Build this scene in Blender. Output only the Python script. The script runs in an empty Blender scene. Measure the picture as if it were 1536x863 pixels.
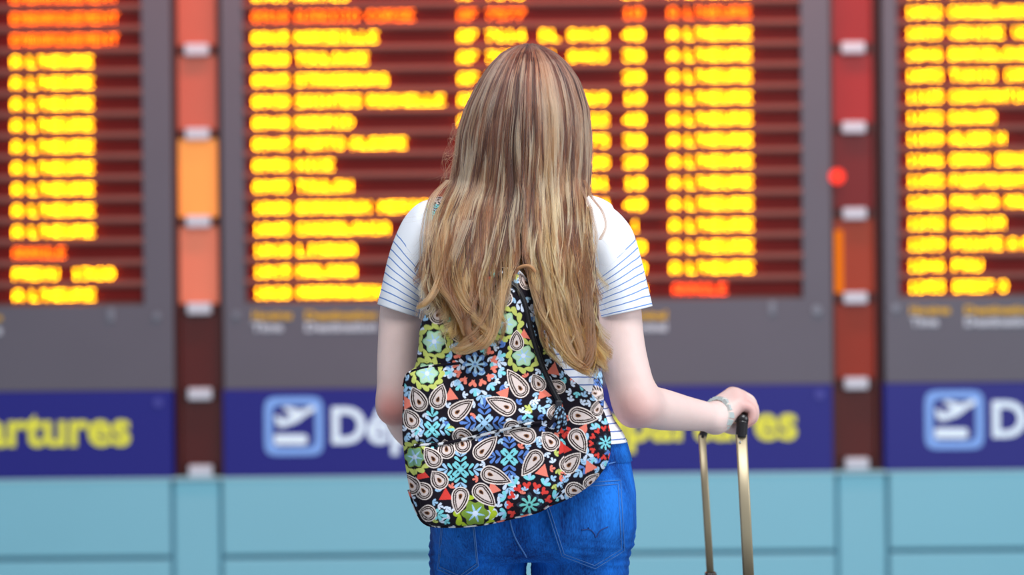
import bpy, bmesh, math, random
import numpy as np
from mathutils import Vector
from mathutils.bvhtree import BVHTree

random.seed(7)
RNG = np.random.default_rng(7)
SC = bpy.context.scene
COL = SC.collection

# ------------------------------------------------------------------ camera
CAM_D, CAM_Z, FPX, ROLL = 3.94, 1.28, 3627.0, math.radians(0.55)
cd = bpy.data.cameras.new('camera')
cam = bpy.data.objects.new('camera', cd)
COL.objects.link(cam)
cam.location = (0, -CAM_D, CAM_Z)
cam.rotation_euler = (math.radians(90), ROLL, 0)
cd.sensor_width = 36
cd.lens = 36 * FPX / 1536
cd.dof.use_dof = True
cd.dof.focus_distance = CAM_D - 0.12
cd.dof.aperture_fstop = 2.55
SC.camera = cam

# ------------------------------------------------------------------ world, light, exposure
w = bpy.data.worlds.new('hall_daylight')
SC.world = w
w.use_nodes = True
w.node_tree.nodes['Background'].inputs[0].default_value = (0.80, 0.88, 1.0, 1)
w.node_tree.nodes['Background'].inputs[1].default_value = 0.5


def area(name, loc, target, size, power, color, size_y=None):
    d = bpy.data.lights.new(name, 'AREA')
    d.energy = power
    d.color = color
    d.size = size
    if size_y:
        d.shape = 'RECTANGLE'
        d.size_y = size_y
    o = bpy.data.objects.new(name, d)
    COL.objects.link(o)
    o.location = loc
    o.rotation_euler = (Vector(target) - Vector(loc)).to_track_quat('-Z', 'Y').to_euler()
    return o


area('daylight_window', (0.9, -2.7, 5.0), (0.0, 0.0, 1.1), 2.2, 225, (0.95, 0.97, 1.0))
area('side_window', (3.6, -2.0, 2.2), (0.2, 0.0, 1.0), 2.0, 75, (0.9, 0.95, 1.0))
area('added_red_glow', (0.1, 3.2, 3.6), (0.1, 4.1, 2.0), 3.0, 60, (1.0, 0.22, 0.12), 0.3)  # unseen red light added for the glow over the board tops

SC.view_settings.view_transform = 'Standard'
SC.view_settings.look = 'None'
SC.view_settings.gamma = 1
SC.view_settings.use_curve_mapping = False
SC.view_settings.exposure = 0.0


# ------------------------------------------------------------------ measuring helpers
def P(px, py, y):
    """point at depth y (metres) seen at photo pixel px, py"""
    dx, dy = px - 768.0, py - 431.5
    k = (y + CAM_D) / FPX
    c, s = math.cos(ROLL), math.sin(ROLL)
    return np.array([(dx * c - dy * s) * k, y, CAM_Z - (dx * s + dy * c) * k])


def MPP(y):
    return (y + CAM_D) / FPX


def lin(r, g, b):
    f = lambda c: c / 12.92 if c <= 0.04045 else ((c + 0.055) / 1.055) ** 2.4
    return (f(r / 255), f(g / 255), f(b / 255))


# ------------------------------------------------------------------ material helpers
def mat(name, col, rough=0.6, metal=0.0, emit=None, estr=0.0, noise=0.0, nscale=30, spec=0.5, bump=0.0, bscale=200,
        attr=None, coat=0.0, sheen=0.0, sss=0.0):
    m = bpy.data.materials.new(name)
    m.use_nodes = True
    nt = m.node_tree
    b = nt.nodes['Principled BSDF']
    b.inputs['Roughness'].default_value = rough
    b.inputs['Metallic'].default_value = metal
    b.inputs['Specular IOR Level'].default_value = spec
    b.inputs['Coat Weight'].default_value = coat
    b.inputs['Sheen Weight'].default_value = sheen
    if sss:
        b.inputs['Subsurface Weight'].default_value = sss
        b.inputs['Subsurface Radius'].default_value = (1.0, 0.4, 0.25)
        b.inputs['Subsurface Scale'].default_value = 0.01
    b.inputs['Base Color'].default_value = (*col, 1)
    src = None
    if attr:
        a = nt.nodes.new('ShaderNodeAttribute')
        a.attribute_name = attr
        src = a.outputs['Color']
    tc = nt.nodes.new('ShaderNodeTexCoord')
    if noise > 0:
        n = nt.nodes.new('ShaderNodeTexNoise')
        n.inputs['Scale'].default_value = nscale
        n.inputs['Detail'].default_value = 5
        nt.links.new(tc.outputs['Object'], n.inputs['Vector'])
        mr = nt.nodes.new('ShaderNodeMapRange')
        mr.inputs['To Min'].default_value = 1 - noise
        mr.inputs['To Max'].default_value = 1 + noise
        nt.links.new(n.outputs['Fac'], mr.inputs['Value'])
        mx = nt.nodes.new('ShaderNodeMix')
        mx.data_type = 'RGBA'
        mx.blend_type = 'MULTIPLY'
        mx.inputs['Factor'].default_value = 1
        if src:
            nt.links.new(src, mx.inputs[6])
        else:
            mx.inputs[6].default_value = (*col, 1)
        nt.links.new(mr.outputs['Result'], mx.inputs[7])
        src = mx.outputs[2]
    if src:
        nt.links.new(src, b.inputs['Base Color'])
    if bump > 0:
        n2 = nt.nodes.new('ShaderNodeTexNoise')
        n2.inputs['Scale'].default_value = bscale
        nt.links.new(tc.outputs['Object'], n2.inputs['Vector'])
        bp = nt.nodes.new('ShaderNodeBump')
        bp.inputs['Strength'].default_value = bump
        bp.inputs['Distance'].default_value = 0.002
        nt.links.new(n2.outputs['Fac'], bp.inputs['Height'])
        nt.links.new(bp.outputs['Normal'], b.inputs['Normal'])
    if emit:
        b.inputs['Emission Color'].default_value = (*emit, 1)
        b.inputs['Emission Strength'].default_value = estr
    return m


# ------------------------------------------------------------------ object helpers
def link(name, me, material=None, parent=None):
    o = bpy.data.objects.new(name, me)
    COL.objects.link(o)
    if material:
        me.materials.append(material)
    if parent:
        o.parent = parent
    return o


def np_mesh(name, v, f, smooth=True):
    """fast mesh from arrays: v (n,3), f (m,4) or (m,3)"""
    v = np.asarray(v, dtype=np.float32)
    f = np.asarray(f, dtype=np.int32)
    k = f.shape[1]
    me = bpy.data.meshes.new(name)
    me.vertices.add(len(v))
    me.vertices.foreach_set('co', v.ravel())
    me.loops.add(f.size)
    me.loops.foreach_set('vertex_index', f.ravel())
    me.polygons.add(len(f))
    me.polygons.foreach_set('loop_start', np.arange(0, f.size, k, dtype=np.int32))
    me.polygons.foreach_set('loop_total', np.full(len(f), k, dtype=np.int32))
    if smooth:
        me.polygons.foreach_set('use_smooth', np.ones(len(f), dtype=bool))
    me.update(calc_edges=True)
    me.validate()
    return me


def set_color(me, rgb, name='print_color'):
    a = me.attributes.new(name, 'FLOAT_COLOR', 'POINT')
    c = np.ones((len(rgb), 4), dtype=np.float32)
    c[:, :3] = rgb
    a.data.foreach_set('color', c.ravel())


def set_float(me, vals, name):
    a = me.attributes.new(name, 'FLOAT', 'POINT')
    a.data.foreach_set('value', np.asarray(vals, dtype=np.float32))


def thing(name, label, cat, loc=(0, 0, 0), group=None):
    o = bpy.data.objects.new(name, None)
    COL.objects.link(o)
    o.location = loc
    o.empty_display_size = 0.05
    return tag(o, label, cat, group)


def tag(o, label, cat, group=None):
    o['label'] = label
    o['category'] = cat
    if group:
        o['group'] = group
    return o


def finish(o, parent):
    """parent keeping the world place (parents here are only translated)"""
    o.parent = parent
    o.location = -parent.location if parent.parent is None else (0, 0, 0)
    return o


def box_mesh(name, x0, x1, y0, y1, z0, z1, bev=0.0, seg=2):
    bm = bmesh.new()
    bmesh.ops.create_cube(bm, size=1)
    for v in bm.verts:
        v.co = Vector(((x0 + x1) / 2 + v.co.x * (x1 - x0), (y0 + y1) / 2 + v.co.y * (y1 - y0), (z0 + z1) / 2 + v.co.z * (z1 - z0)))
    if bev:
        bmesh.ops.bevel(bm, geom=list(bm.edges), offset=bev, segments=seg, affect='EDGES', profile=0.5)
    me = bpy.data.meshes.new(name)
    bm.to_mesh(me)
    bm.free()
    return me


def smooth_path(pts, n):
    """Catmull-Rom through points -> n samples"""
    p = np.asarray(pts, dtype=float)
    p = np.vstack([2 * p[0] - p[1], p, 2 * p[-1] - p[-2]])
    k = len(p) - 3
    t = np.linspace(0, k - 1e-9, n)
    i = t.astype(int)
    u = (t - i)[:, None]
    a, b, c, d = p[i], p[i + 1], p[i + 2], p[i + 3]
    return 0.5 * ((2 * b) + (c - a) * u + (2 * a - 5 * b + 4 * c - d) * u ** 2 + (3 * b - a - 3 * c + d) * u ** 3)


def smooth_loop(pts, n):
    p = np.asarray(pts, dtype=float)
    k = len(p)
    # equal arc length resampling after the spline
    t = np.linspace(0, k, n * 4, endpoint=False)
    i = t.astype(int)
    u = (t - i)[:, None]
    a, b, c, d = p[(i - 1) % k], p[i % k], p[(i + 1) % k], p[(i + 2) % k]
    q = 0.5 * ((2 * b) + (c - a) * u + (2 * a - 5 * b + 4 * c - d) * u ** 2 + (3 * b - a - 3 * c + d) * u ** 3)
    q2 = np.vstack([q, q[:1]])
    s = np.concatenate([[0], np.cumsum(np.linalg.norm(np.diff(q2, axis=0), axis=1))])
    ss = np.linspace(0, s[-1], n, endpoint=False)
    return np.stack([np.interp(ss, s, q2[:, j]) for j in range(q.shape[1])], axis=1)


def tube(pts, r, sides=8, cap=True):
    """verts, faces of a round tube along points; r scalar or per point"""
    p = np.asarray(pts, dtype=float)
    n = len(p)
    r = np.full(n, r) if np.isscalar(r) else np.asarray(r, dtype=float)
    tan = np.gradient(p, axis=0)
    tan /= np.linalg.norm(tan, axis=1)[:, None] + 1e-12
    up = np.array([0.0, 0, 1]) if abs(tan[0, 2]) < 0.9 else np.array([0.0, 1, 0])
    V = []
    u = np.cross(tan[0], up)
    for i in range(n):
        u = u - tan[i] * np.dot(u, tan[i])
        u /= np.linalg.norm(u) + 1e-12
        w_ = np.cross(tan[i], u)
        for k in range(sides):
            a = 2 * math.pi * k / sides
            V.append(p[i] + r[i] * (math.cos(a) * u + math.sin(a) * w_))
    F = []
    for i in range(n - 1):
        for k in range(sides):
            k2 = (k + 1) % sides
            F.append((i * sides + k, i * sides + k2, (i + 1) * sides + k2, (i + 1) * sides + k))
    if cap:
        for i, rev in ((0, True), (n - 1, False)):
            V.append(p[i])
            c = len(V) - 1
            for k in range(sides):
                k2 = (k + 1) % sides
                F.append((c, i * sides + (k2 if rev else k), i * sides + (k if rev else k2), c))
    return V, F


def py_mesh(name, V, F, smooth=True):
    me = bpy.data.meshes.new(name)
    F2 = [tuple(dict.fromkeys(f)) for f in F]
    me.from_pydata([tuple(map(float, v)) for v in V], [], F2)
    me.update()
    if smooth:
        me.polygons.foreach_set('use_smooth', np.ones(len(me.polygons), dtype=bool))
    return me


def tube_mesh(name, pts, r, sides=8):
    return py_mesh(name, *tube(pts, r, sides))


def loft(rings, close_ring=True, caps=True):
    """rings (n,m,3) -> verts, quads"""
    n, m, _ = rings.shape
    V = rings.reshape(-1, 3)
    i, j = np.meshgrid(np.arange(n - 1), np.arange(m if close_ring else m - 1), indexing='ij')
    j2 = (j + 1) % m
    F = np.stack([i * m + j, i * m + j2, (i + 1) * m + j2, (i + 1) * m + j], axis=-1).reshape(-1, 4)
    if caps and close_ring:
        V = np.vstack([V, rings[0].mean(0), rings[-1].mean(0)])
        a, b = len(V) - 2, len(V) - 1
        jj = np.arange(m)
        # caps as very thin quads (two corners share the centre)
        h = m // 2
        for c, base, flip in ((a, 0, True), (b, (n - 1) * m, False)):
            q = []
            for k in range(0, m - 1, 2):
                f = (c, base + k, base + k + 1, base + (k + 2) % m)
                q.append(f[::-1] if flip else f)
            F = np.vstack([F, np.array(q)])
    return V, F


def vnoise(p, scale, seed=0):
    """cheap smooth noise from summed sines, p (n,3)"""
    r = np.random.default_rng(seed)
    out = np.zeros(len(p))
    for k in range(7):
        d = r.normal(size=3)
        d /= np.linalg.norm(d)
        out += np.sin((p @ d) * scale * r.uniform(0.6, 1.8) + r.uniform(0, 6.28)) / 7
    return out


# ================================================================== 1. SETTING
YB = 4.06                      # front of the boards
S8 = MPP(YB)


def WX(px, py=431.5):
    return P(px, py, YB)[0]


def WZ(py, px=768):
    return P(px, py, YB)[2]


floor_m = mat('pale_stone', lin(170, 180, 185), 0.35, noise=0.08, nscale=6)
wall_m = mat('teal_panel_paint', lin(130, 201, 219), 0.45, noise=0.03, nscale=3)
joint_m = mat('teal_joint', lin(92, 152, 172), 0.6)
dark_m = mat('dark_backing', lin(40, 24, 22), 0.8, noise=0.1, nscale=8)

me = box_mesh('floor', -6, 6, -6, 5.2, -0.1, 0.0)
o = link('floor', me, floor_m)
o['kind'] = 'structure'

z_band0, z_band1 = WZ(711.5), WZ(581)          # foot and head of the blue signs
back = link('wall_back', box_mesh('wall_back', WX(-640), WX(2230), YB + 0.16, YB + 0.28, 0.0, 3.6), dark_m)
back['kind'] = 'structure'
# cladding panels of the lower wall, one by one
xs_j = [WX(-640, 770), WX(258, 770), WX(331, 770), WX(1256, 770), WX(1332, 770), WX(2230, 770)]
zs_j = [0.0, WZ(833) - 0.0, z_band0]
g = 0.006
lower = link('wall_lower', box_mesh('wall_lower', xs_j[0], xs_j[-1], YB + 0.03, YB + 0.16, 0.0, z_band0 - 0.004), joint_m)
lower['kind'] = 'structure'
for i in range(5):
    for k in range(2):
        narrow = i in (1, 3)
        if narrow and k == 1:
            continue
        z1 = zs_j[2] if narrow else zs_j[k + 1] - g
        z0 = zs_j[0] if narrow else zs_j[k] + (g if k else 0)
        yy = YB + (0.012 if narrow else 0.0)
        m_ = box_mesh('panel', xs_j[i] + g, xs_j[i + 1] - g, yy, YB + 0.04, z0 + 0.002, z1, 0.006)
        link('panel', m_, wall_m, lower)
trim = link('trim_1', box_mesh('trim_1', xs_j[0], xs_j[-1], YB - 0.004, YB + 0.03, z_band0 - 0.010, z_band0 - 0.001, 0.002),
            mat('pale_edge_trim', lin(165, 212, 222), 0.4))
trim['kind'] = 'structure'

# ================================================================== 2. DEPARTURE BOARDS
FONT = {}
for row in ("0 3E5149453E|1 00427F4000|2 4261514946|3 2141454B31|4 1814127F10|5 2745454539|6 3C4A494930|7 0171090503|8 3649494936|"
            "9 0649492 91E|A 7E1111117E|B 7F49494936|C 3E41414122|D 7F4141221C|E 7F49494941|F 7F09090901|G 3E4149497A|H 7F0808087F|"
            "I 00417F4100|J 2040413F01|K 7F08142241|L 7F40404040|M 7F020C027F|N 7F0408107F|O 3E4141413E|P 7F09090906|Q 3E4151215E|"
            "R 7F09192946|S 4649494931|T 01017F0101|U 3F4040403F|V 1F2040201F|W 3F4038403F|X 6314081463|Y 0708700807|Z 6151494543").split('|'):
    k, h = row[0], row[2:].replace(' ', '')
    FONT[k] = [int(h[i:i + 2], 16) for i in range(0, 10, 2)]
FONT["'"] = [5, 3]
FONT[':'] = [0x36, 0x36]
FONT[' '] = [0, 0, 0]


def led_mesh(text, x0, x1, zc, y, h=15.5):
    """one word of a dot-matrix line: small raised square lamps"""
    cols = []
    for ch in text:
        cols += FONT[ch] + [0]
    cols = cols[:-1]
    n = len(cols)
    dx = (x1 - x0) / n
    dz = h * S8 / 7
    sx, sz = dx * 0.42, dz * 0.42
    V, F = [], []
    for i, c in enumerate(cols):
        cx = x0 + (i + 0.5) * dx
        for r in range(7):
            if c >> r & 1:
                cz = zc + (3 - r) * dz
                b = len(V)
                V += [(cx - sx, y, cz - sz), (cx + sx, y, cz - sz), (cx + sx, y, cz + sz), (cx - sx, y, cz + sz)]
                F.append((b, b + 1, b + 2, b + 3))
    return np_mesh('led_text', V, F, smooth=False)


def led_mat(name, rgb, strength):
    m = bpy.data.materials.new(name)
    m.use_nodes = True
    nt = m.node_tree
    nt.nodes.clear()
    e = nt.nodes.new('ShaderNodeEmission')
    e.inputs[0].default_value = (*rgb, 1)
    e.inputs[1].default_value = strength
    out = nt.nodes.new('ShaderNodeOutputMaterial')
    nt.links.new(e.outputs[0], out.inputs[0])
    return m


LED = {'y': led_mat('yellow_led', (1.0, 0.42, 0.004), 16.0),
       'o': led_mat('orange_led', (1.0, 0.13, 0.004), 9.0),
       'r': led_mat('red_led', (1.0, 0.07, 0.012), 8.0)}
house_m = mat('slate_grey_housing', lin(96, 97, 108), 0.5, noise=0.05, nscale=5)
strip_m = mat('brown_grey_slat', lin(130, 85, 78), 0.55, noise=0.06, nscale=9)
win_m = mat('dark_red_display_glass', lin(116, 21, 17), 0.6, spec=0.2, noise=0.12, nscale=4)
cap_y = mat('yellow_caption_print', lin(228, 184, 30), 0.6)
cap_w = mat('white_caption_print', lin(205, 218, 228), 0.6)
bolt_m = mat('grey_bolt', lin(135, 140, 150), 0.35, metal=0.4)
blue_m = mat('deep_blue_sign_face', lin(24, 28, 128), 0.45, emit=lin(18, 22, 120), estr=0.08)
white_l = mat('white_sign_letter', lin(215, 235, 245), 0.5, emit=lin(200, 230, 250), estr=0.25)
yellow_l = mat('yellow_sign_letter', lin(222, 226, 70), 0.5, emit=lin(220, 225, 60), estr=0.18)
pale_l = mat('pale_blue_pictogram', lin(120, 165, 230), 0.5, emit=lin(110, 160, 230), estr=0.2)


def text_mesh(txt, size, bold=0.0, extrude=0.003):
    c = bpy.data.curves.new('lettering', 'FONT')
    c.body = txt
    c.size = size
    c.offset = bold
    c.extrude = extrude
    c.resolution_u = 4
    o = bpy.data.objects.new('lettering', c)
    COL.objects.link(o)
    dg = bpy.context.evaluated_depsgraph_get()
    me = bpy.data.meshes.new_from_object(o.evaluated_get(dg))
    bpy.data.objects.remove(o)
    bpy.data.curves.remove(c)
    n = len(me.vertices)
    co = np.empty(n * 3, dtype=np.float32)
    me.vertices.foreach_get('co', co)
    return me, co.reshape(-1, 3)


def place_text(name, txt, x0, x1, z0, z1, y, m, parent, bold=0.0, ref=None):
    """upright lettering filling x0..x1 by z0..z1 (metres) on the plane y; ref = text whose box gives z0..z1"""
    me, co = text_mesh(txt, 1.0, bold)
    mn, mx = co.min(0), co.max(0)
    zmn, zmx = mn[1], mx[1]
    if ref:
        m2, c2 = text_mesh(ref, 1.0, bold)
        zmn, zmx = c2.min(0)[1], c2.max(0)[1]
        bpy.data.meshes.remove(m2)
    out = np.empty_like(co)
    out[:, 0] = x0 + (co[:, 0] - mn[0]) / (mx[0] - mn[0]) * (x1 - x0)
    out[:, 2] = z0 + (co[:, 1] - zmn) / (zmx - zmn) * (z1 - z0)
    out[:, 1] = y - co[:, 2]
    me.vertices.foreach_set('co', out.ravel())
    me.update()
    me.name = name
    o = link(name, me, m)
    return finish(o, parent)


def disc(name, c, r, depth, m, parent, n=16):
    V, F = tube([(c[0], c[1], c[2]), (c[0], c[1] - depth, c[2])], r, n)
    return finish(link(name, py_mesh(name, V, F, False), m), parent)


A = "A L'HEURE"
B5 = 5.0


def F_(x0, x1, t, c='y'):
    return (x0, x1, t, c)


# ---- the three boards: (left px, right px, window left, window right, row reference x, rows)
times = ['0905', '0910', '0915', '0920', '0925', '0930', '0940', '0945', '0950', '0955', '1000', '1005', '1010', '1015', '1020']
dest = [[F_(441, 530, 'NANTES')], [F_(441, 545, 'AJACCIO', 'o'), F_(548, 628, 'CORSE', 'o')], [F_(441, 573, 'MARSEILLE')],
        [F_(441, 558, 'TOULOUSE')], [F_(441, 587, 'STRASBOURG')], [F_(441, 547, 'SAINTES'), F_(549, 672, 'ROCHELLE')],
        [F_(441, 535, 'MADRID')], [F_(441, 521, 'PORTO'), F_(523, 614, 'ALEGRE')], [F_(441, 505, 'NICE')], [F_(441, 532, 'TOULON')],
        [F_(441, 560, 'BORDEAUX'), F_(564, 690, 'MERIGNAC')], [F_(441, 587, 'CASABLANCA')], [F_(441, 536, 'LISBOA')],
        [F_(441, 536, 'MALAGA')], [F_(441, 580, 'MARRAKECH')]]
rows_c = []
for i in range(15):
    y = 57 + 31.9 * (i - 2)
    c = 'o' if i == 1 else 'y'
    f = [F_(376, 438, times[i][:2] + ':' + times[i][2:], c)] + dest[i]
    f += [F_(685, 722, 'AF', c), F_(727, 794, str(7540 + 37 * i), c)]
    if i not in (0, 1, 4):
        f += [F_(808, 846, 'DL', c), F_(850, 917, str(8304 + 53 * i), c)]
    if i != 11:
        f += [F_(932, 971, ['20', '10', '40', '30'][i % 4], c)]
    else:
        f += [F_(943, 961, '1', c)]
    f += [F_(1003, 1093, 'ANNULE', 'r')] if i == 14 else [F_(1000, 1133, A, c)]
    rows_c.append((y, f))
rows_l = []
for i in range(15):
    y = -4 + 31.9 * i
    if i < 3:
        f = [F_(14, 184, 'EMBARQUEMENT', 'o')]
    elif i == 12:
        f = [F_(14, 101, 'ANNULE', 'o')]
    elif i == 13:
        f = [F_(14, 90, 'PREVU'), F_(102, 174, '13:20')]
    else:
        f = [F_(14, 145, A)]
    rows_l.append((y + (0.7 if i > 2 else 0), f))
r_dest = [[(1422, 1500, 'LONDRES')], [(1422, 1552, 'CASABLANCA')], [(1422, 1512, 'VENISE'), (1518, 1562, 'VCE')], [(1422, 1550, 'BARCELONE')],
          [(1422, 1500, 'TUNIS'), (1506, 1566, 'CARTH')], [(1422, 1560, 'CONSTANTINE')], [(1422, 1498, 'DAKAR')], [(1422, 1512, 'ALGER H')],
          [(1422, 1486, 'ORAN'), (1490, 1560, 'SENIA')], [(1422, 1556, 'FUERTEVENTU')], [(1424, 1500, 'PALMA'), (1504, 1560, 'MALL')],
          [(1424, 1511, 'AGADIR')], [(1424, 1562, 'POINTE A PI')], [(1424, 1476, 'PAU')], [(1425, 1513, 'BREST O')]]
rows_r = []
for i in range(15):
    y = 18 + 31.7 * (i - 1)
    t = str(1025 + 100 * (i // 5) + 7 * (i % 5))
    rows_r.append((y, [F_(1357, 1419, t[:2] + ':' + t[2:])] + [F_(*d) for d in r_dest[i]]))

BOARD_TOP = WZ(-70)
boards = [
    ('left', -640, 258, -520, 214, 80, rows_l, 'slate departure board cut by the left edge, rows ending in orange and yellow remarks'),
    ('middle', 334, 1246, 366, 1203, 407, rows_c, 'large slate departure board behind the woman with full rows of yellow lamps'),
    ('right', 1326, 2230, 1347, 2110, 1440, rows_r, 'slate departure board cut by the right edge, showing times and destinations'),
]
for side, px0, px1, wx0, wx1, rx, rows, label in boards:
    x0, x1 = WX(px0, 300), WX(px1, 300)
    a0, a1 = WX(wx0, 250), WX(wx1, 250)
    bt = thing('departure_board', label, 'departure board', ((x0 + x1) / 2, YB, z_band1), 'departure boards on the wall')
    z_lo = WZ(rows[-1][0] + 16, rx)
    z_hi = BOARD_TOP
    # housing: four frame bars around the recessed display, joined
    V, F = [], []
    for (bx0, bx1, bz0, bz1) in ((x0, x1, z_band1 + 0.002, z_lo), (x0, a0, z_lo, z_hi), (a1, x1, z_lo, z_hi)):
        mm = box_mesh('h', bx0, bx1, YB, YB + 0.1, bz0, bz1)
        b = len(V)
        V += [tuple(v.co) for v in mm.vertices]
        F += [tuple(i + b for i in p.vertices) for p in mm.polygons]
        bpy.data.meshes.remove(mm)
    finish(link('housing', py_mesh('housing', V, F, False), house_m), bt)
    finish(link('backing', box_mesh('backing', a0, a1, YB + 0.03, YB + 0.1, z_lo, z_hi), strip_m), bt)
    # row by row: a slat between rows and a dark red display row with its lamps
    for y, fields in rows:
        zc = WZ(y, rx)
        hw = 10.5 * S8
        dr = finish(link('display_row', box_mesh('display_row', a0 + 0.004, a1 - 0.004, YB + 0.022, YB + 0.04, zc - hw, zc + hw), win_m), bt)
        zt = zc + (31.8 - 10.5) * S8
        zm = (zc + hw + zt) / 2
        pf = [(YB + 0.03, zc + hw), (YB + 0.004, zc + hw), (YB - 0.008, zm - 0.004), (YB - 0.010, zm), (YB - 0.008, zm + 0.004), (YB + 0.004, zt), (YB + 0.03, zt)]
        V = [(xx, y_, z_) for xx in (a0, a1) for y_, z_ in pf]
        F = [(i, i + 1, i + 8, i + 7) for i in range(6)] + [tuple(range(6, -1, -1)), tuple(range(7, 14))]
        sl = finish(link('slat', py_mesh('slat', V, F, False), strip_m), bt)
        for fx0, fx1, t, c in fields:
            lm = led_mesh(t, WX(fx0 + B5, 250), WX(fx1 - B5, 250), zc, YB + 0.0)
            lo = link('led_text', lm, LED[c])
            lo.parent = dr
            lo.location = (0, 0, 0)
            lo['kind'] = 'stuff'
    # captions under the columns
    caps = []
    if side == 'middle':
        caps = [(379, 438, 'Horaires', 378, 424, 'Time', 475), (458, 566, 'Destination', 458, 566, 'Destination', 475),
                (925, 1000, 'Terminal', 932, 1000, 'Terminal', 475)]
    elif side == 'right':
        caps = [(1365, 1425, 'Horaires', 1366, 1407, 'Time', 467), (1447, 1552, 'Destination', 1447, 1552, 'Destination', 467)]
    elif side == 'left':
        caps = [(-90, 3, 'Remarques', -90, 3, 'Remarks', 480)]
    for (c0, c1, t1, d0, d1, t2, yy) in caps:
        place_text('yellow_caption', t1, WX(c0, yy), WX(c1, yy), WZ(yy + 5, c0), WZ(yy - 8, c0), YB - 0.001, cap_y, bt, 0.035)
        place_text('white_caption', t2, WX(d0, yy + 16), WX(d1, yy + 16), WZ(yy + 23, c0), WZ(yy + 9, c0), YB - 0.001, cap_w, bt, 0.035)
    bolts = {'middle': [(355, 472, 6), (1225, 465, 7)], 'left': [(236, 474, 6)], 'right': [(1343, 462, 6)]}[side]
    for bx, by, br in bolts:
        p = P(bx, by, YB)
        disc('bolt', (p[0], YB + 0.001, p[2]), br * S8, 0.008, bolt_m, bt)
    latch = {'middle': (1158, 462), 'left': (166, 472), 'right': None}[side]
    if latch:
        p = P(*latch, YB)
        finish(link('latch', box_mesh('latch', p[0] - 5 * S8, p[0] + 5 * S8, YB - 0.006, YB + 0.002, p[2] - 10 * S8, p[2] + 10 * S8, 0.003), bolt_m), bt)

# ---- blue signs under the boards
signs = [
    ('left', -640, 259, 'blue sign under the left board, yellow lettering ending in rtures'),
    ('middle', 335, 1249, 'blue sign under the middle board with a white pictogram and lettering behind the woman'),
    ('right', 1327, 2230, 'blue sign under the right board with a pictogram and a cut off white D'),
]
for side, px0, px1, label in signs:
    x0, x1 = WX(px0, 645), WX(px1, 645)
    st = thing('departures_sign', label, 'sign', ((x0 + x1) / 2, YB, z_band0), 'blue signs under the boards')
    finish(link('sign_face', box_mesh('sign_face', x0, x1, YB - 0.004, YB + 0.1, z_band0, z_band1, 0.003, 1), blue_m), st)
    yl = YB - 0.006
    if side in ('left', 'middle'):
        pr = 196 if side == 'left' else 1195          # right end of the yellow word
        yref = 646 if side == 'left' else 636
        zx = WZ(672.5, 100) if side == 'left' else WZ(663, 1150)
        place_text('yellow_lettering', 'Departures', WX(pr - 345, yref), WX(pr, yref), zx - 15 * S8, zx + 59 * S8, yl, yellow_l, st, 0.028, None)
    if side in ('middle', 'right'):
        ox = 0 if side == 'middle' else 990
        oy = 0 if side == 'middle' else -9.5
        q = lambda a, b: P(a + ox, b + oy, YB)
        # rounded square ring
        c = q(441, 639.5)
        n = 48
        ring = []
        for half, rad in ((44 * S8, 15 * S8), (32 * S8, 7 * S8)):
            for k in range(n):
                a = 2 * math.pi * (k + 0.5) / n
                sx, sz = math.copysign(1, math.cos(a)), math.copysign(1, math.sin(a))
                # superellipse corner
                ca, sa = abs(math.cos(a)), abs(math.sin(a))
                t = (ca ** 7 + sa ** 7) ** (-1 / 7)
                ring.append((c[0] + sx * half * ca * t, c[2] + sz * half * sa * t))
        V = [(x, yl + 0.003, z) for x, z in ring] + [(x, yl - 0.002, z) for x, z in ring]
        F = []
        for k in range(n):
            k2 = (k + 1) % n
            F += [(2 * n + k, 2 * n + k2, 3 * n + k2, 3 * n + k), (k, k2, 2 * n + k2, 2 * n + k), (n + k, 3 * n + k, 3 * n + k2, n + k2)]
        finish(link('pictogram_frame', py_mesh('pictogram_frame', V, F, False), pale_l), st)

        def slab(name, pts, m):
            pp = [q(a, b) for a, b in pts]
            k = len(pp)
            V = [(p[0], yl - 0.003, p[2]) for p in pp] + [(p[0], yl + 0.003, p[2]) for p in pp]
            F = [tuple(range(k))] + [(i, (i + 1) % k, k + (i + 1) % k, k + i) for i in range(k)]
            finish(link(name, py_mesh(name, V, F, False), m), st)
        slab('aircraft_pictogram', [(412, 625), (417, 623), (425, 630), (438, 623), (424, 613), (430, 610), (452, 616), (468, 609), (474, 611),
                                    (472, 616), (458, 624), (447, 633), (436, 637), (424, 641), (417, 639)], white_l)
        slab('runway_pictogram', [(412, 652), (458, 652), (461, 655), (461, 664), (458, 667), (412, 667)], white_l)
        D0 = 498 + ox
        zb = WZ(668.5 + oy, 520 + ox)
        # capital D height 56 px; the word runs on behind the woman
        place_text('white_lettering', 'D\u00e9parts', WX(D0, 640), WX(D0 + 236, 640), zb - 15 * S8, zb + 58 * S8, yl, white_l, st, 0.028, None)
    for bx, by in {'middle': [(1229, 592)], 'left': [(238, 604)], 'right': []}[side]:
        p = P(bx, by, YB)
        disc('bolt', (p[0], YB - 0.003, p[2]), 7 * S8, 0.008, mat('blue_painted_bolt', lin(70, 75, 165), 0.4), st)


# ---- glazed strips between the boards
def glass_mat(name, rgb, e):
    return mat(name, lin(*rgb), 0.22, emit=lin(*rgb), estr=e, noise=0.1, nscale=4, coat=0.3)  # pane colour and emission stand in for light from behind


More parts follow.
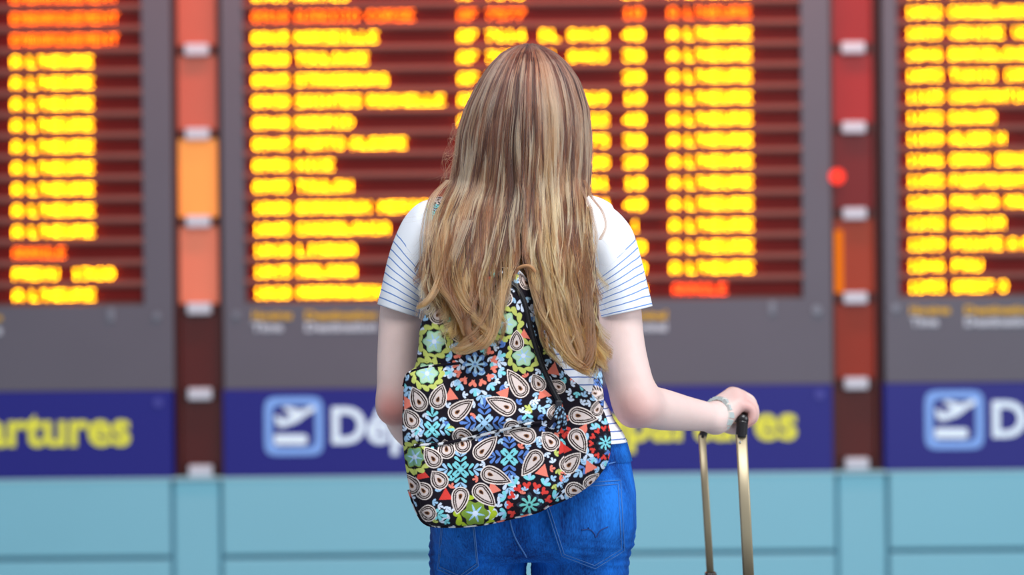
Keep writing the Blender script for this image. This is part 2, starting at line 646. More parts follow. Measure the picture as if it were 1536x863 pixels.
clamp_m = mat('white_metal_clamp', lin(205, 215, 225), 0.35)
rail_m = mat('dark_red_rail', lin(70, 18, 12), 0.5, noise=0.1, nscale=10)
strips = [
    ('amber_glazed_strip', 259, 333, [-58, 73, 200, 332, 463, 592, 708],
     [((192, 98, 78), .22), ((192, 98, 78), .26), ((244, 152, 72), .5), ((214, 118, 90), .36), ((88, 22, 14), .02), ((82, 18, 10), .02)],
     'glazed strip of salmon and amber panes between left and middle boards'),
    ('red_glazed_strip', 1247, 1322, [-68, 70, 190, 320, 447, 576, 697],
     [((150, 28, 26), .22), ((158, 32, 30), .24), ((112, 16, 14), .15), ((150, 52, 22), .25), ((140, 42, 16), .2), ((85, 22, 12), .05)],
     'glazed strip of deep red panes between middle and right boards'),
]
for name, px0, px1, ys, cols, label in strips:
    mid = (px0 + px1) / 2
    x0, x1 = WX(px0, 390), WX(px1, 390)
    t = thing(name, label, 'glazed strip', ((x0 + x1) / 2, YB, z_band0), 'glazed strips between the boards')
    for xx in (x0 + 0.003, x1 - 0.015):
        finish(link('rail', box_mesh('rail', xx, xx + 0.012, YB + 0.03, YB + 0.16, z_band0, BOARD_TOP), rail_m), t)
    for k in range(6):
        za, zb = WZ(ys[k + 1], mid), WZ(ys[k], mid)
        gm = glass_mat('glowing_tinted_pane', *cols[k])
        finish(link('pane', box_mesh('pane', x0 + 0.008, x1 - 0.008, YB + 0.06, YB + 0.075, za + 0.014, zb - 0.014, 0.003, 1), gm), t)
        finish(link('crossbar', box_mesh('crossbar', x0 + 0.006, x1 - 0.006, YB + 0.05, YB + 0.12, za - 0.013, za + 0.013), rail_m), t)
        finish(link('clamp', box_mesh('clamp', (x0 + x1) / 2 - 18 * S8, (x0 + x1) / 2 + 18 * S8, YB + 0.02, YB + 0.06, za - 9 * S8, za + 9 * S8, 0.006), clamp_m), t)
    if name.startswith('red'):
        p = P(1252, 266, YB + 0.05)
        bm = bmesh.new()
        bmesh.ops.create_uvsphere(bm, u_segments=16, v_segments=10, radius=12 * S8)
        for v in bm.verts:
            v.co = Vector((p[0] + v.co.x, YB - 0.012 + v.co.y * 0.45, p[2] + v.co.z))
        lm = bpy.data.meshes.new('indicator_lamp')
        bm.to_mesh(lm)
        bm.free()
        finish(link('indicator_lamp', lm, led_mat('red_lamp', (1.0, 0.05, 0.03), 1.6)), t)
        a, b = WX(1250, 395), WX(1268, 395)  # glowing bar painted in for an orange reflection on the glass
        finish(link('amber_reflection_bar', box_mesh('amber_reflection_bar', a, b, YB + 0.05, YB + 0.062, WZ(440, 1260), WZ(345, 1260), 0.003, 1),
                    led_mat('amber_reflection', (1.0, 0.22, 0.01), 0.9)), t)


# ================================================================== 3. IMPLICIT SURFACES (for the body and the jeans)
class Field:
    def __init__(self, xs, ys, zs):
        self.ax = [np.asarray(xs, dtype=np.float32), np.asarray(ys, dtype=np.float32), np.asarray(zs, dtype=np.float32)]
        self.F = np.full([len(a) for a in self.ax], 0.08, dtype=np.float32)

    def _block(self, lo, hi, pad):
        sl, g = [], []
        for a, l, h in zip(self.ax, lo, hi):
            i0 = max(0, np.searchsorted(a, l - pad) - 1)
            i1 = min(len(a), np.searchsorted(a, h + pad) + 1)
            sl.append(slice(i0, i1))
            g.append(a[i0:i1])
        X, Y, Z = np.meshgrid(*g, indexing='ij', sparse=True)
        return tuple(sl), X, Y, Z

    def add(self, sl, d, k):
        f = self.F[sl]
        h = np.clip(0.5 + 0.5 * (f - d) / k, 0, 1)
        self.F[sl] = f + (d - f) * h - k * h * (1 - h)

    def cut(self, sl, d, k):
        f = self.F[sl]
        h = np.clip(0.5 - 0.5 * (f + d) / k, 0, 1)
        self.F[sl] = f + (-d - f) * h + k * h * (1 - h)

    def cone(self, a, b, ra, rb, k=0.012, flat=None):
        a, b = np.asarray(a, float), np.asarray(b, float)
        R = max(ra, rb)
        sl, X, Y, Z = self._block(np.minimum(a, b) - R, np.maximum(a, b) + R, 0.03)
        ab = b - a
        L2 = float(ab @ ab) + 1e-12
        t = np.clip(((X - a[0]) * ab[0] + (Y - a[1]) * ab[1] + (Z - a[2]) * ab[2]) / L2, 0, 1)
        d = np.sqrt((X - a[0] - t * ab[0]) ** 2 + (Y - a[1] - t * ab[1]) ** 2 + (Z - a[2] - t * ab[2]) ** 2) - (ra + (rb - ra) * t)
        self.add(sl, d.astype(np.float32), k)

    def chain(self, pts, rs, k=0.012, n=None):
        """one tapering limb: the joints are joined by a smooth curve, its radius flowing along it"""
        q = smooth_path(np.hstack([np.asarray(pts, float), np.asarray(rs, float)[:, None]]), n or 7 * (len(pts) - 1) + 1)
        R = q[:, 3].max()
        sl, X, Y, Z = self._block(q[:, :3].min(0) - R, q[:, :3].max(0) + R, 0.03)
        best = None
        for u, v in zip(q[:-1], q[1:]):
            ab = v[:3] - u[:3]
            L2 = float(ab @ ab) + 1e-12
            t = np.clip(((X - u[0]) * ab[0] + (Y - u[1]) * ab[1] + (Z - u[2]) * ab[2]) / L2, 0, 1)
            d = np.sqrt((X - u[0] - t * ab[0]) ** 2 + (Y - u[1] - t * ab[1]) ** 2 + (Z - u[2] - t * ab[2]) ** 2) - (u[3] + (v[3] - u[3]) * t)
            best = d if best is None else np.minimum(best, d)
        self.add(sl, best.astype(np.float32), k)

    def ell(self, c, r, k=0.012, cut=False):
        c, r = np.asarray(c, float), np.asarray(r, float)
        sl, X, Y, Z = self._block(c - r, c + r, 0.03)
        q = np.sqrt(((X - c[0]) / r[0]) ** 2 + ((Y - c[1]) / r[1]) ** 2 + ((Z - c[2]) / r[2]) ** 2)
        d = ((q - 1) * r.min()).astype(np.float32)
        (self.cut if cut else self.add)(sl, d, k)

    def stack(self, zs, cx, a, b, cy, k=0.012):
        """vertical trunk whose elliptic section varies with height"""
        zs = np.asarray(zs, float)
        o = np.argsort(zs)
        f = lambda v: np.asarray(v, float)[o]
        sl, X, Y, Z = self._block((min(cx) - max(a), min(cy) - max(b), zs.min()), (max(cx) + max(a), max(cy) + max(b), zs.max()), 0.03)
        zz = Z
        A_, B_, CX, CY = (np.interp(zz, zs[o], f(v)) for v in (a, b, cx, cy))
        q = np.sqrt(((X - CX) / A_) ** 2 + ((Y - CY) / B_) ** 2)
        d = (q - 1) * np.minimum(A_, B_)
        d = np.maximum(d, np.maximum(Z - zs.max(), zs.min() - Z))
        self.add(sl, d.astype(np.float32), k)

    def mesh(self):
        """surface nets -> verts, quads"""
        F = self.F
        X, Y, Z = self.ax
        neg = F < 0
        nx, ny, nz = F.shape
        c = np.zeros((nx - 1, ny - 1, nz - 1), dtype=np.uint8)
        for i in (0, 1):
            for j in (0, 1):
                for k in (0, 1):
                    c += neg[i:nx - 1 + i, j:ny - 1 + j, k:nz - 1 + k]
        act = (c > 0) & (c < 8)
        I, J, K = np.nonzero(act)
        acc = np.zeros((len(I), 3))
        cnt = np.zeros(len(I))
        corners = [(i, j, k) for i in (0, 1) for j in (0, 1) for k in (0, 1)]
        for p in corners:
            for ax in range(3):
                if p[ax] == 1:
                    continue
                q = list(p)
                q[ax] = 1
                fa = F[I + p[0], J + p[1], K + p[2]]
                fb = F[I + q[0], J + q[1], K + q[2]]
                m = (fa < 0) != (fb < 0)
                t = np.where(m, fa / np.where(m, fa - fb, 1), 0)
                pa = np.stack([X[I + p[0]], Y[J + p[1]], Z[K + p[2]]], 1)
                pb = np.stack([X[I + q[0]], Y[J + q[1]], Z[K + q[2]]], 1)
                acc += np.where(m[:, None], pa + (pb - pa) * t[:, None], 0)
                cnt += m
        V = acc / cnt[:, None]
        idx = -np.ones(act.shape, dtype=np.int64)
        idx[I, J, K] = np.arange(len(I))
        quads = []
        # edges along x
        for ax in range(3):
            n0 = np.take(neg, range(0, F.shape[ax] - 1), axis=ax)
            n1 = np.take(neg, range(1, F.shape[ax]), axis=ax)
            e = n0 != n1
            i, j, k = np.nonzero(e)
            o1, o2 = [(a_) for a_ in range(3) if a_ != ax]
            P_ = np.stack([i, j, k], 1)
            ok = (P_[:, o1] > 0) & (P_[:, o2] > 0) & (P_[:, o1] < F.shape[o1] - 1) & (P_[:, o2] < F.shape[o2] - 1)
            P_ = P_[ok]
            s = n0[i, j, k][ok]

            def at(d1, d2):
                Q = P_.copy()
                Q[:, o1] -= d1
                Q[:, o2] -= d2
                return idx[Q[:, 0], Q[:, 1], Q[:, 2]]
            q = np.stack([at(1, 1), at(0, 1), at(0, 0), at(1, 0)], 1)
            flip = s if ax != 1 else ~s
            q[~flip] = q[~flip][:, ::-1]
            quads.append(q)
        return V, np.vstack(quads)


# ================================================================== 4. THE WOMAN
woman = thing('person', 'woman seen from behind, long blonde hair, striped shirt, blue jeans, gripping a handle',
              'person', (0.03, 0, 0))


def pt(px, py, y=0.0):
    return P(px, py, y)


def axis(lo, hi, h, fine=None, hf=0.002):
    a = [lo]
    while a[-1] < hi:
        x = a[-1]
        a.append(x + (hf if fine and fine[0] <= x <= fine[1] else h))
    return a


hand_c = pt(1100, 610, 0.16)
body = Field(axis(-0.27, 0.46, 0.0058, (0.30, 0.425), 0.0021), axis(-0.2, 0.36, 0.0058, (0.09, 0.25), 0.0026),
             axis(0.0, 1.70, 0.0062, (1.04, 1.145), 0.0021))
px2m = lambda r, y=0.0: r * MPP(y)

# trunk, neck, head
zs_t = [1.45, 1.42, 1.36, 1.28, 1.2, 1.1, 1.03, 0.95, 0.88]
body.stack(zs_t, [.02, .02, .02, .02, .018, .015, .022, .03, .032], [.05, .12, .145, .12, .11, .105, .125, .15, .15],
           [.045, .06, .085, .09, .085, .075, .085, .1, .09], [0, 0, 0, 0, 0, 0, 0, 0, 0])
HX = 0.023
body.cone((HX, -0.012, 1.40), (HX, 0.008, 1.52), 0.054, 0.05, 0.02)
body.ell((HX, 0.012, 1.580), (0.069, 0.090, 0.084), 0.02)
body.ell((HX, 0.058, 1.515), (0.055, 0.052, 0.062), 0.03)
body.cone((HX, 0.098, 1.462), (HX, 0.094, 1.466), 0.016, 0.016, 0.02)       # chin
body.cone((HX, 0.103, 1.565), (HX, 0.122, 1.525), 0.007, 0.011, 0.012)      # nose
for s in (-1, 1):
    body.ell((HX + s * 0.031, 0.113, 1.562), (0.016, 0.014, 0.010), 0.012, cut=True)      # eye hollow
    body.cone((HX + s * 0.012, 0.102, 1.582), (HX + s * 0.045, 0.092, 1.584), 0.008, 0.006, 0.012)   # brow
    body.cone((HX + s * 0.074, 0.012, 1.585), (HX + s * 0.071, 0.018, 1.535), 0.011, 0.007, 0.008)   # ear
body.cone((HX - 0.018, 0.106, 1.496), (HX + 0.018, 0.106, 1.496), 0.005, 0.005, 0.008)
body.cone((HX - 0.014, 0.105, 1.488), (HX + 0.014, 0.105, 1.488), 0.006, 0.006, 0.006)
# legs and feet
for s, hx, kx, fx in ((-1, pt(722, 830)[0], -0.04, -0.045), (1, pt(872, 830)[0], 0.105, 0.11)):
    body.chain([(hx, 0, 0.86), (kx, 0.0, 0.48), (fx, -0.01, 0.09)], [0.072, 0.05, 0.034], 0.03)
    body.chain([(fx, -0.03, 0.055), (fx + s * 0.006, 0.05, 0.04), (fx + s * 0.012, 0.13, 0.03)], [0.03, 0.032, 0.024], 0.02)
# right arm, hand on the case handle
EL_R = pt(955, 606, -0.025)
WR_R = pt(1073, 627, 0.135)
body.chain([pt(915, 372), pt(923, 440, -0.005), pt(932, 520, -0.015), pt(945, 575, -0.022), EL_R],
           [px2m(37), px2m(36.5), px2m(35.5), px2m(34.5), px2m(31.5)], 0.012)
body.chain([EL_R, pt(990, 614, 0.03), pt(1030, 621, 0.085), WR_R], [px2m(31), px2m(31.5), px2m(26.5), px2m(20.5)], 0.022)
body.cone(pt(945, 624, -0.035), pt(955, 612, -0.02), px2m(12), px2m(24), 0.014)
mcp = [pt(1097, 593, 0.190), pt(1103, 594, 0.172), pt(1107, 599, 0.153), pt(1108, 607, 0.136)]
pip = [pt(1116, 597, 0.192), pt(1124, 602, 0.174), pt(1127, 608, 0.154), pt(1126, 613, 0.136)]
dip = [pt(1121, 619, 0.192), pt(1128, 622, 0.174), pt(1130, 626, 0.154), pt(1128, 627, 0.137)]
tip = [pt(1111, 634, 0.190), pt(1117, 637, 0.173), pt(1118, 638, 0.154), pt(1118, 637, 0.138)]
wr_a, wr_b = pt(1073, 621, 0.152), pt(1074, 633, 0.128)
for i in range(4):
    base = wr_a + (wr_b - wr_a) * (i / 3)
    body.cone(base, mcp[i], 0.0165, 0.0125 if i else 0.0125, 0.018)
    r = [0.0105, 0.0108, 0.0102, 0.0090][i]
    body.chain([mcp[i], pip[i], dip[i], tip[i]], [r * 1.12, r * 1.0, r * 0.9, r * 0.72], 0.0035)
body.cone(pt(1085, 616, 0.165), pt(1098, 606, 0.165), 0.022, 0.018, 0.016)
body.chain([wr_a, pt(1086, 636, 0.195), pt(1098, 643, 0.2), pt(1110, 645, 0.192)], [0.016, 0.013, 0.0105, 0.008], 0.008)   # thumb
# left arm, forearm brought to the front of the waist
EL_L = pt(594, 606, -0.03)
WR_L = pt(672, 690, 0.165)
body.chain([pt(625, 372), pt(606, 440, -0.005), pt(598, 520, -0.018), pt(595, 572, -0.028), EL_L],
           [px2m(34), px2m(33), px2m(31.5), px2m(29.5), px2m(26)], 0.012)
body.chain([EL_L, pt(612, 642, 0.04), pt(642, 668, 0.11), WR_L], [px2m(26), px2m(26), px2m(23), px2m(19)], 0.02)
body.cone(pt(588, 618, -0.038), pt(594, 610, -0.025), px2m(13), px2m(20), 0.02)
for i in range(4):
    a_ = WR_L + np.array([0.055, 0.030, 0.028 - 0.016 * i])
    b_ = a_ + np.array([0.035 - abs(i - 1.3) * 0.004, 0.006, -0.002])
    c_ = b_ + np.array([0.02, -0.014, -0.004])
    d_ = c_ + np.array([0.008, -0.016, -0.002])
    body.cone(WR_L + np.array([0, 0, 0.010 - 0.006 * i]), a_, 0.016, 0.011, 0.016)
    body.chain([a_, b_, c_, d_], [0.0105, 0.0095, 0.0085, 0.007], 0.004)
body.chain([WR_L + np.array([0.01, 0, 0.012]), WR_L + np.array([0.035, 0.0, 0.035]), WR_L + np.array([0.065, -0.006, 0.045])], [0.014, 0.011, 0.008], 0.008)

V, F = body.mesh()
me = np_mesh('person_body', V, F)
skin = np.tile(np.array(lin(228, 199, 191)), (len(V), 1))
red = np.array(lin(205, 130, 120))
for c, r, a in ((pt(947, 622, -0.05), 0.045, 0.6), (pt(588, 618, -0.055), 0.036, 1.0), (mcp[0], .016, .4), (mcp[1], .016, .35), (mcp[2], .016, .35), (mcp[3], .016, .4),
                (pip[3], 0.022, 0.5), (tip[3], 0.02, 0.7), (tip[2], 0.02, .7)):
    d = np.linalg.norm(V - c, axis=1)
    wgt = (np.exp(-(d / r) ** 2) * a)[:, None]
    skin = skin * (1 - wgt) + red * wgt
brow = np.exp(-((V[:, 2] - 1.584) / 0.0035) ** 2) * (V[:, 1] > 0.085) * (np.abs(np.abs(V[:, 0] - HX) - 0.029) < 0.018)
skin = skin * (1 - 0.7 * brow[:, None]) + np.array(lin(110, 74, 50)) * 0.7 * brow[:, None]
lips = np.exp(-(np.linalg.norm((V - np.array([HX, 0.11, 1.492])) / np.array([1.6, 1, 0.7]), axis=1) / 0.012) ** 4)[:, None]
skin = skin * (1 - 0.6 * lips) + np.array(lin(190, 90, 90)) * 0.6 * lips
set_color(me, skin, 'skin_color')
skin_m = mat('fair_skin', (0.7, 0.5, 0.45), 0.5, attr='skin_color', noise=0.05, nscale=60, sss=0.12, bump=0.05, bscale=500)
finish(link('body', me, skin_m), woman)
for s in (-1, 1):
    bm = bmesh.new()
    bmesh.ops.create_uvsphere(bm, u_segments=20, v_segments=14, radius=0.0115)
    for v in bm.verts:
        v.co += Vector((HX + s * 0.031, 0.092, 1.562))
    em = bpy.data.meshes.new('eye')
    bm.to_mesh(em)
    bm.free()
    ec = np.array([v.co[:] for v in em.vertices])
    dd = np.hypot(ec[:, 0] - HX - s * 0.031, ec[:, 2] - 1.562)
    colr = np.where((dd < 0.0052)[:, None], np.array(lin(60, 90, 120)), np.array(lin(235, 235, 235)))
    set_color(em, colr, 'eye_color')
    finish(link('eye', em, mat('eye_surface', (1, 1, 1), 0.15, attr='eye_color')), woman)

# ---- jeans
jf = Field(axis(-0.17, 0.24, 0.0042), axis(-0.19, 0.17, 0.0045), axis(0.07, 1.05, 0.0045))
zj = [pt(790, v)[2] for v in (655, 690, 740, 790, 820, 836)]
cxj = [pt(v, u)[0] for v, u in ((794, 655), (797, 690), (800, 740), (800, 790), (799, 820), (797, 836))]
jf.stack(zj, cxj, [px2m(v) for v in (142, 149, 154, 155, 152, 141)], [.098, .108, .118, .118, .108, .085], [0, 0, -0.004, -0.006, 0, 0], 0.01)
for s, cx_, kx, fx in ((-1, 719, -0.046, -0.045), (1, 873, 0.108, 0.11)):
    a_ = pt(cx_, 815)
    b_ = pt(cx_ - (1 if s < 0 else 3), 863)
    jf.chain([a_, b_, (kx, 0.0, 0.48), (fx, -0.012, 0.09)], [px2m(74), px2m(72 if s < 0 else 73), 0.062, 0.05], 0.004)
    jf.ell(pt(722 if s < 0 else 873, 772, -0.055), (0.073, 0.070, 0.078), 0.03)
# trim the top flat at the waist
top = np.asarray(jf.ax[2])[None, None, :] - pt(790, 652)[2]
jf.F = np.maximum(jf.F, top.astype(np.float32))
bot = 0.075 - np.asarray(jf.ax[2])[None, None, :]
jf.F = np.maximum(jf.F, bot.astype(np.float32))
V, F = jf.mesh()
fold = vnoise(V * np.array([1.0, 1, 2.2]), 38, 3) * 0.0016
cr = np.exp(-((V[:, 2] - 0.845) / 0.03) ** 2) * np.sin(V[:, 2] * 420 + V[:, 0] * 60) * 0.0016
ctr = np.stack([np.where(V[:, 2] < 0.82, np.where(V[:, 0] > 0.033, 0.11, -0.045), 0.033), np.zeros(len(V)), V[:, 2]], 1)
nrm = V - ctr
nrm /= np.linalg.norm(nrm, axis=1)[:, None] + 1e-9
V = V + nrm * (fold + cr)[:, None]
jme = np_mesh('jeans', V, F)


def denim(name, c1, c2):
    m = bpy.data.materials.new(name)
    m.use_nodes = True
    nt = m.node_tree
    b = nt.nodes['Principled BSDF']
    b.inputs['Roughness'].default_value = 0.85
    b.inputs['Specular IOR Level'].default_value = 0.2
    tc = nt.nodes.new('ShaderNodeTexCoord')
    mp = nt.nodes.new('ShaderNodeMapping')
    mp.inputs['Scale'].default_value = (1, 1, 0.25)
    nt.links.new(tc.outputs['Object'], mp.inputs['Vector'])
    n1 = nt.nodes.new('ShaderNodeTexNoise')
    n1.inputs['Scale'].default_value = 24
    n1.inputs['Detail'].default_value = 6
    n2 = nt.nodes.new('ShaderNodeTexNoise')
    n2.inputs['Scale'].default_value = 420
    n2.inputs['Detail'].default_value = 2
    for n in (n1, n2):
        nt.links.new(mp.outputs['Vector'], n.inputs['Vector'])
    ad = nt.nodes.new('ShaderNodeMath')
    ad.operation = 'MULTIPLY_ADD'
    ad.inputs[1].default_value = 0.55
    nt.links.new(n2.outputs['Fac'], ad.inputs[0])
    nt.links.new(n1.outputs['Fac'], ad.inputs[2])
    cr_ = nt.nodes.new('ShaderNodeValToRGB')
    cr_.color_ramp.elements[0].position = 0.50
    cr_.color_ramp.elements[0].color = (*c1, 1)
    cr_.color_ramp.elements[1].position = 1.0
    cr_.color_ramp.elements[1].color = (*c2, 1)
    nt.links.new(ad.outputs[0], cr_.inputs[0])
    nt.links.new(cr_.outputs[0], b.inputs['Base Color'])
    bp = nt.nodes.new('ShaderNodeBump')
    bp.inputs['Strength'].default_value = 0.25
    bp.inputs['Distance'].default_value = 0.002
    nt.links.new(n2.outputs['Fac'], bp.inputs['Height'])
    nt.links.new(bp.outputs['Normal'], b.inputs['Normal'])
    return m


den = denim('blue_denim', lin(3, 36, 100), lin(20, 108, 208))
den_p = denim('pocket_denim', lin(4, 40, 108), lin(26, 114, 212))
stitch_m = mat('pale_stitching', lin(64, 112, 178), 0.8)
jeans = finish(link('jeans', jme, den), woman)
jb = BVHTree.FromPolygons([tuple(v) for v in V], [tuple(f) for f in F])


def on_jeans(px, py, off=0.0):
    p = P(px, py, -0.08)
    h = jb.ray_cast(Vector((p[0], -1.0, p[2])), Vector((0, 1, 0)))
    y = h[0].y if h[0] is not None else -0.02
    q = P(px, py, y)
    h = jb.ray_cast(Vector((q[0], -1.0, q[2])), Vector((0, 1, 0)))
    y = h[0].y if h[0] is not None else y
    return np.array([q[0], y - off, q[2]])


def jeans_patch(name, corners, m, n=26, thick=0.0035):
    """a patch pocket: five-sided outline filled and laid on the denim"""
    out = []
    cs = corners + [corners[0]]
    for i in range(len(corners)):
        for t in np.linspace(0, 1, 14, endpoint=False):
            out.append(((1 - t) * cs[i][0] + t * cs[i + 1][0], (1 - t) * cs[i][1] + t * cs[i + 1][1]))
    out = np.array(out)
    c = out.mean(0)
    rings = []
    for r in np.linspace(0.02, 1, n):
        rings.append([on_jeans(*(c + (q - c) * r), thick) for q in out])
    rings.append([on_jeans(*q, -0.003) for q in out])
    V, F = loft(np.array(rings), True, False)
    return finish(link(name, np_mesh(name, V, F), m), woman) if False else (V, F)


def sub(name, me, m, parent):
    o = link(name, me, m)
    o.parent = parent
    o.location = (0, 0, 0)
    return o


POCK_R = [(846, 722), (933, 717), (939, 828), (893, 856), (841, 836)]
POCK_R[0] = (806, 727)
POCK_L = [(666, 724), (706, 722), (719, 851), (690, 872), (655, 856)]
for c in (POCK_R, POCK_L):
    V, F = jeans_patch('back_pocket', c, den_p)
    po = sub('back_pocket', np_mesh('back_pocket', V, F), den_p, jeans)
    # stitch line just inside the outline: on the pocket edge (kept at part level as jeans > stitching)
    cc = np.array(c, float)
    mid = cc.mean(0)
    for ins in (0.955, 0.88):
        cs = [tuple(mid + (q - mid) * ins) for q in cc]
        cs.append(cs[0])
        pts = []
        for i in range(len(c)):
            for t in np.linspace(0, 1, 16, endpoint=False):
                pts.append(on_jeans((1 - t) * cs[i][0] + t * cs[i + 1][0], (1 - t) * cs[i][1] + t * cs[i + 1][1], 0.0042))
        sub('stitching', tube_mesh('stitching', pts, 0.0008, 5), stitch_m, jeans)
pts = [on_jeans(a_, b_, 0.004) for a_, b_ in smooth_path([(872, 795), (884, 794), (891, 800), (894, 806), (900, 796), (912, 790)], 24)]
sub('stitching', tube_mesh('stitching', pts, 0.0009, 5), mat('dark_stitching', lin(20, 55, 120), 0.8), jeans)
for path in ([(760, 740), (764, 775), (772, 805), (790, 836)], [(660, 708), (720, 724), (764, 736)], [(764, 736), (830, 722), (900, 700), (936, 690)]):
    pts = [on_jeans(a_, b_, 0.0005) for a_, b_ in smooth_path(path, 30)]
    sub('seam', tube_mesh('seam', pts, 0.0013, 6), stitch_m, jeans)
# waistband and belt loops
ring = []
for zz, ex in ((658, 0.001), (660, 0.0025), (692, 0.0028), (694, 0.000)):
    z = pt(790, zz)[2]
    cx = np.interp(-z, -np.array(zj), cxj)
    aa = np.interp(-z, -np.array(zj), [px2m(v) for v in (142, 149, 154, 155, 152, 141)]) + ex
    bb = np.interp(-z, -np.array(zj), [.098, .108, .118, .118, .108, .085]) + ex
    ring.append([(cx + aa * math.cos(t), bb * math.sin(t), z) for t in np.linspace(0, 2 * math.pi, 96, endpoint=False)])
V, F = loft(np.array(ring), True, False)
sub('waistband', np_mesh('waistband', V, F), den_p, jeans)
for bx in (906, 800, 690):
    a_, b_ = on_jeans(bx, 664, 0.008), on_jeans(bx + 1, 700, 0.008)
    sub('belt_loop', box_mesh('belt_loop', a_[0] - 0.006, a_[0] + 0.006, min(a_[1], b_[1]) - 0.003, max(a_[1], b_[1]) + 0.004, b_[2], a_[2], 0.002), den_p, jeans)

# ---- shirt: body of the shirt as a loft, sleeves as sub-parts
def stripes_mat(name, base, line, freq_attr='stripe'):
    m = bpy.data.materials.new(name)
    m.use_nodes = True
    nt = m.node_tree
    b = nt.nodes['Principled BSDF']
    b.inputs['Roughness'].default_value = 0.85
    b.inputs['Specular IOR Level'].default_value = 0.15
    at = nt.nodes.new('ShaderNodeAttribute')
    at.attribute_name = freq_attr
    tc = nt.nodes.new('ShaderNodeTexCoord')
    nz = nt.nodes.new('ShaderNodeTexNoise')
    nz.inputs['Scale'].default_value = 22
    nt.links.new(tc.outputs['Object'], nz.inputs['Vector'])
    ma = nt.nodes.new('ShaderNodeMath')
    ma.operation = 'MULTIPLY_ADD'
    ma.inputs[1].default_value = 0.35
    nt.links.new(nz.outputs['Fac'], ma.inputs[0])
    nt.links.new(at.outputs['Fac'], ma.inputs[2])
    fr = nt.nodes.new('ShaderNodeMath')
    fr.operation = 'FRACT'
    nt.links.new(ma.outputs[0], fr.inputs[0])
    lt = nt.nodes.new('ShaderNodeMath')
    lt.operation = 'LESS_THAN'
    lt.inputs[1].default_value = 0.17
    nt.links.new(fr.outputs[0], lt.inputs[0])
    gt = nt.nodes.new('ShaderNodeMath')
    gt.operation = 'GREATER_THAN'
    gt.inputs[1].default_value = 0.0
    nt.links.new(at.outputs['Fac'], gt.inputs[0])
    mu = nt.nodes.new('ShaderNodeMath')
    mu.operation = 'MULTIPLY'
    nt.links.new(lt.outputs[0], mu.inputs[0])
    nt.links.new(gt.outputs[0], mu.inputs[1])
    mx = nt.nodes.new('ShaderNodeMix')
    mx.data_type = 'RGBA'
    mx.inputs[6].default_value = (*base, 1)
    mx.inputs[7].default_value = (*line, 1)
    nt.links.new(mu.outputs[0], mx.inputs['Factor'])
    nt.links.new(mx.outputs[2], b.inputs['Base Color'])
    n3 = nt.nodes.new('ShaderNodeTexNoise')
    n3.inputs['Scale'].default_value = 700
    nt.links.new(tc.outputs['Object'], n3.inputs['Vector'])
    bp = nt.nodes.new('ShaderNodeBump')
    bp.inputs['Strength'].default_value = 0.15
    bp.inputs['Distance'].default_value = 0.001
    nt.links.new(n3.outputs['Fac'], bp.inputs['Height'])
    nt.links.new(bp.outputs['Normal'], b.inputs['Normal'])
    return m


shirt_m = stripes_mat('striped_white_jersey', lin(240, 241, 246), lin(112, 132, 184))
prof = [  # photo y, centre x, half width, half depth
    (276, 786, 44, .050), (284, 786, 62, .058), (291, 785, 92, .066), (299, 785, 118, .076), (308, 784, 134, .084), (322, 783, 140, .094),
    (345, 782, 136, .104), (385, 781, 122, .108), (420, 779, 110, .106), (460, 778, 111, .102), (510, 778, 116, .095), (560, 780, 118, .090),
    (600, 785, 121, .094), (630, 790, 131, .101), (650, 793, 143, .107), (664, 794, 147, .109)]
prof = np.array(prof)
yy = np.linspace(276, 664, 210)
pc = [np.interp(yy, prof[:, 0], prof[:, i]) for i in (1, 2, 3)]
for k in range(3):
    for _ in range(3):
        pc[k][1:-1] = (pc[k][:-2] + pc[k][1:-1] * 2 + pc[k][2:]) / 4
th = np.linspace(0, 2 * math.pi, 200, endpoint=False)
R = []
for y, cx, a, b in zip(yy, *pc):
    c = P(cx, y, 0)
    e = 0.92
    R.append(np.stack([c[0] + a * MPP(0) * np.sign(np.cos(th)) * np.abs(np.cos(th)) ** e,
                       b * np.sign(np.sin(th)) * np.abs(np.sin(th)) ** e + 0 * th, np.full_like(th, c[2])], 1))
R = np.array(R)
cen = R.mean(1, keepdims=True)
dirv = R - cen
dirv /= np.linalg.norm(dirv, axis=2, keepdims=True)
flat = R.reshape(-1, 3)
wr = (vnoise(flat * np.array([1, 1, 1.6]), 45, 11) * 0.0022 + vnoise(flat * np.array([0.6, 0.6, 2.6]), 70, 12) * 0.0014).reshape(R.shape[:2])
amp = np.interp(yy, [276, 380, 460, 640, 664], [0.2, 0.6, 1.3, 1.5, 0.8])[:, None]
R = R + dirv * (wr * amp)[:, :, None]
V, F = loft(R, True, True)
me = np_mesh('shirt', V, F)
zs = V[:, 2]
z_y = pt(860, 418)[2]
sv = np.where(zs < z_y, (z_y - zs) / (11.4 * MPP(0)) + 1.0, -5.0) + (vnoise(V, 30, 4) * 0.25)
sv = np.where(zs < z_y, sv, -5.0)
set_float(me, sv, 'stripe')
shirt = finish(link('shirt', me, shirt_m), woman)
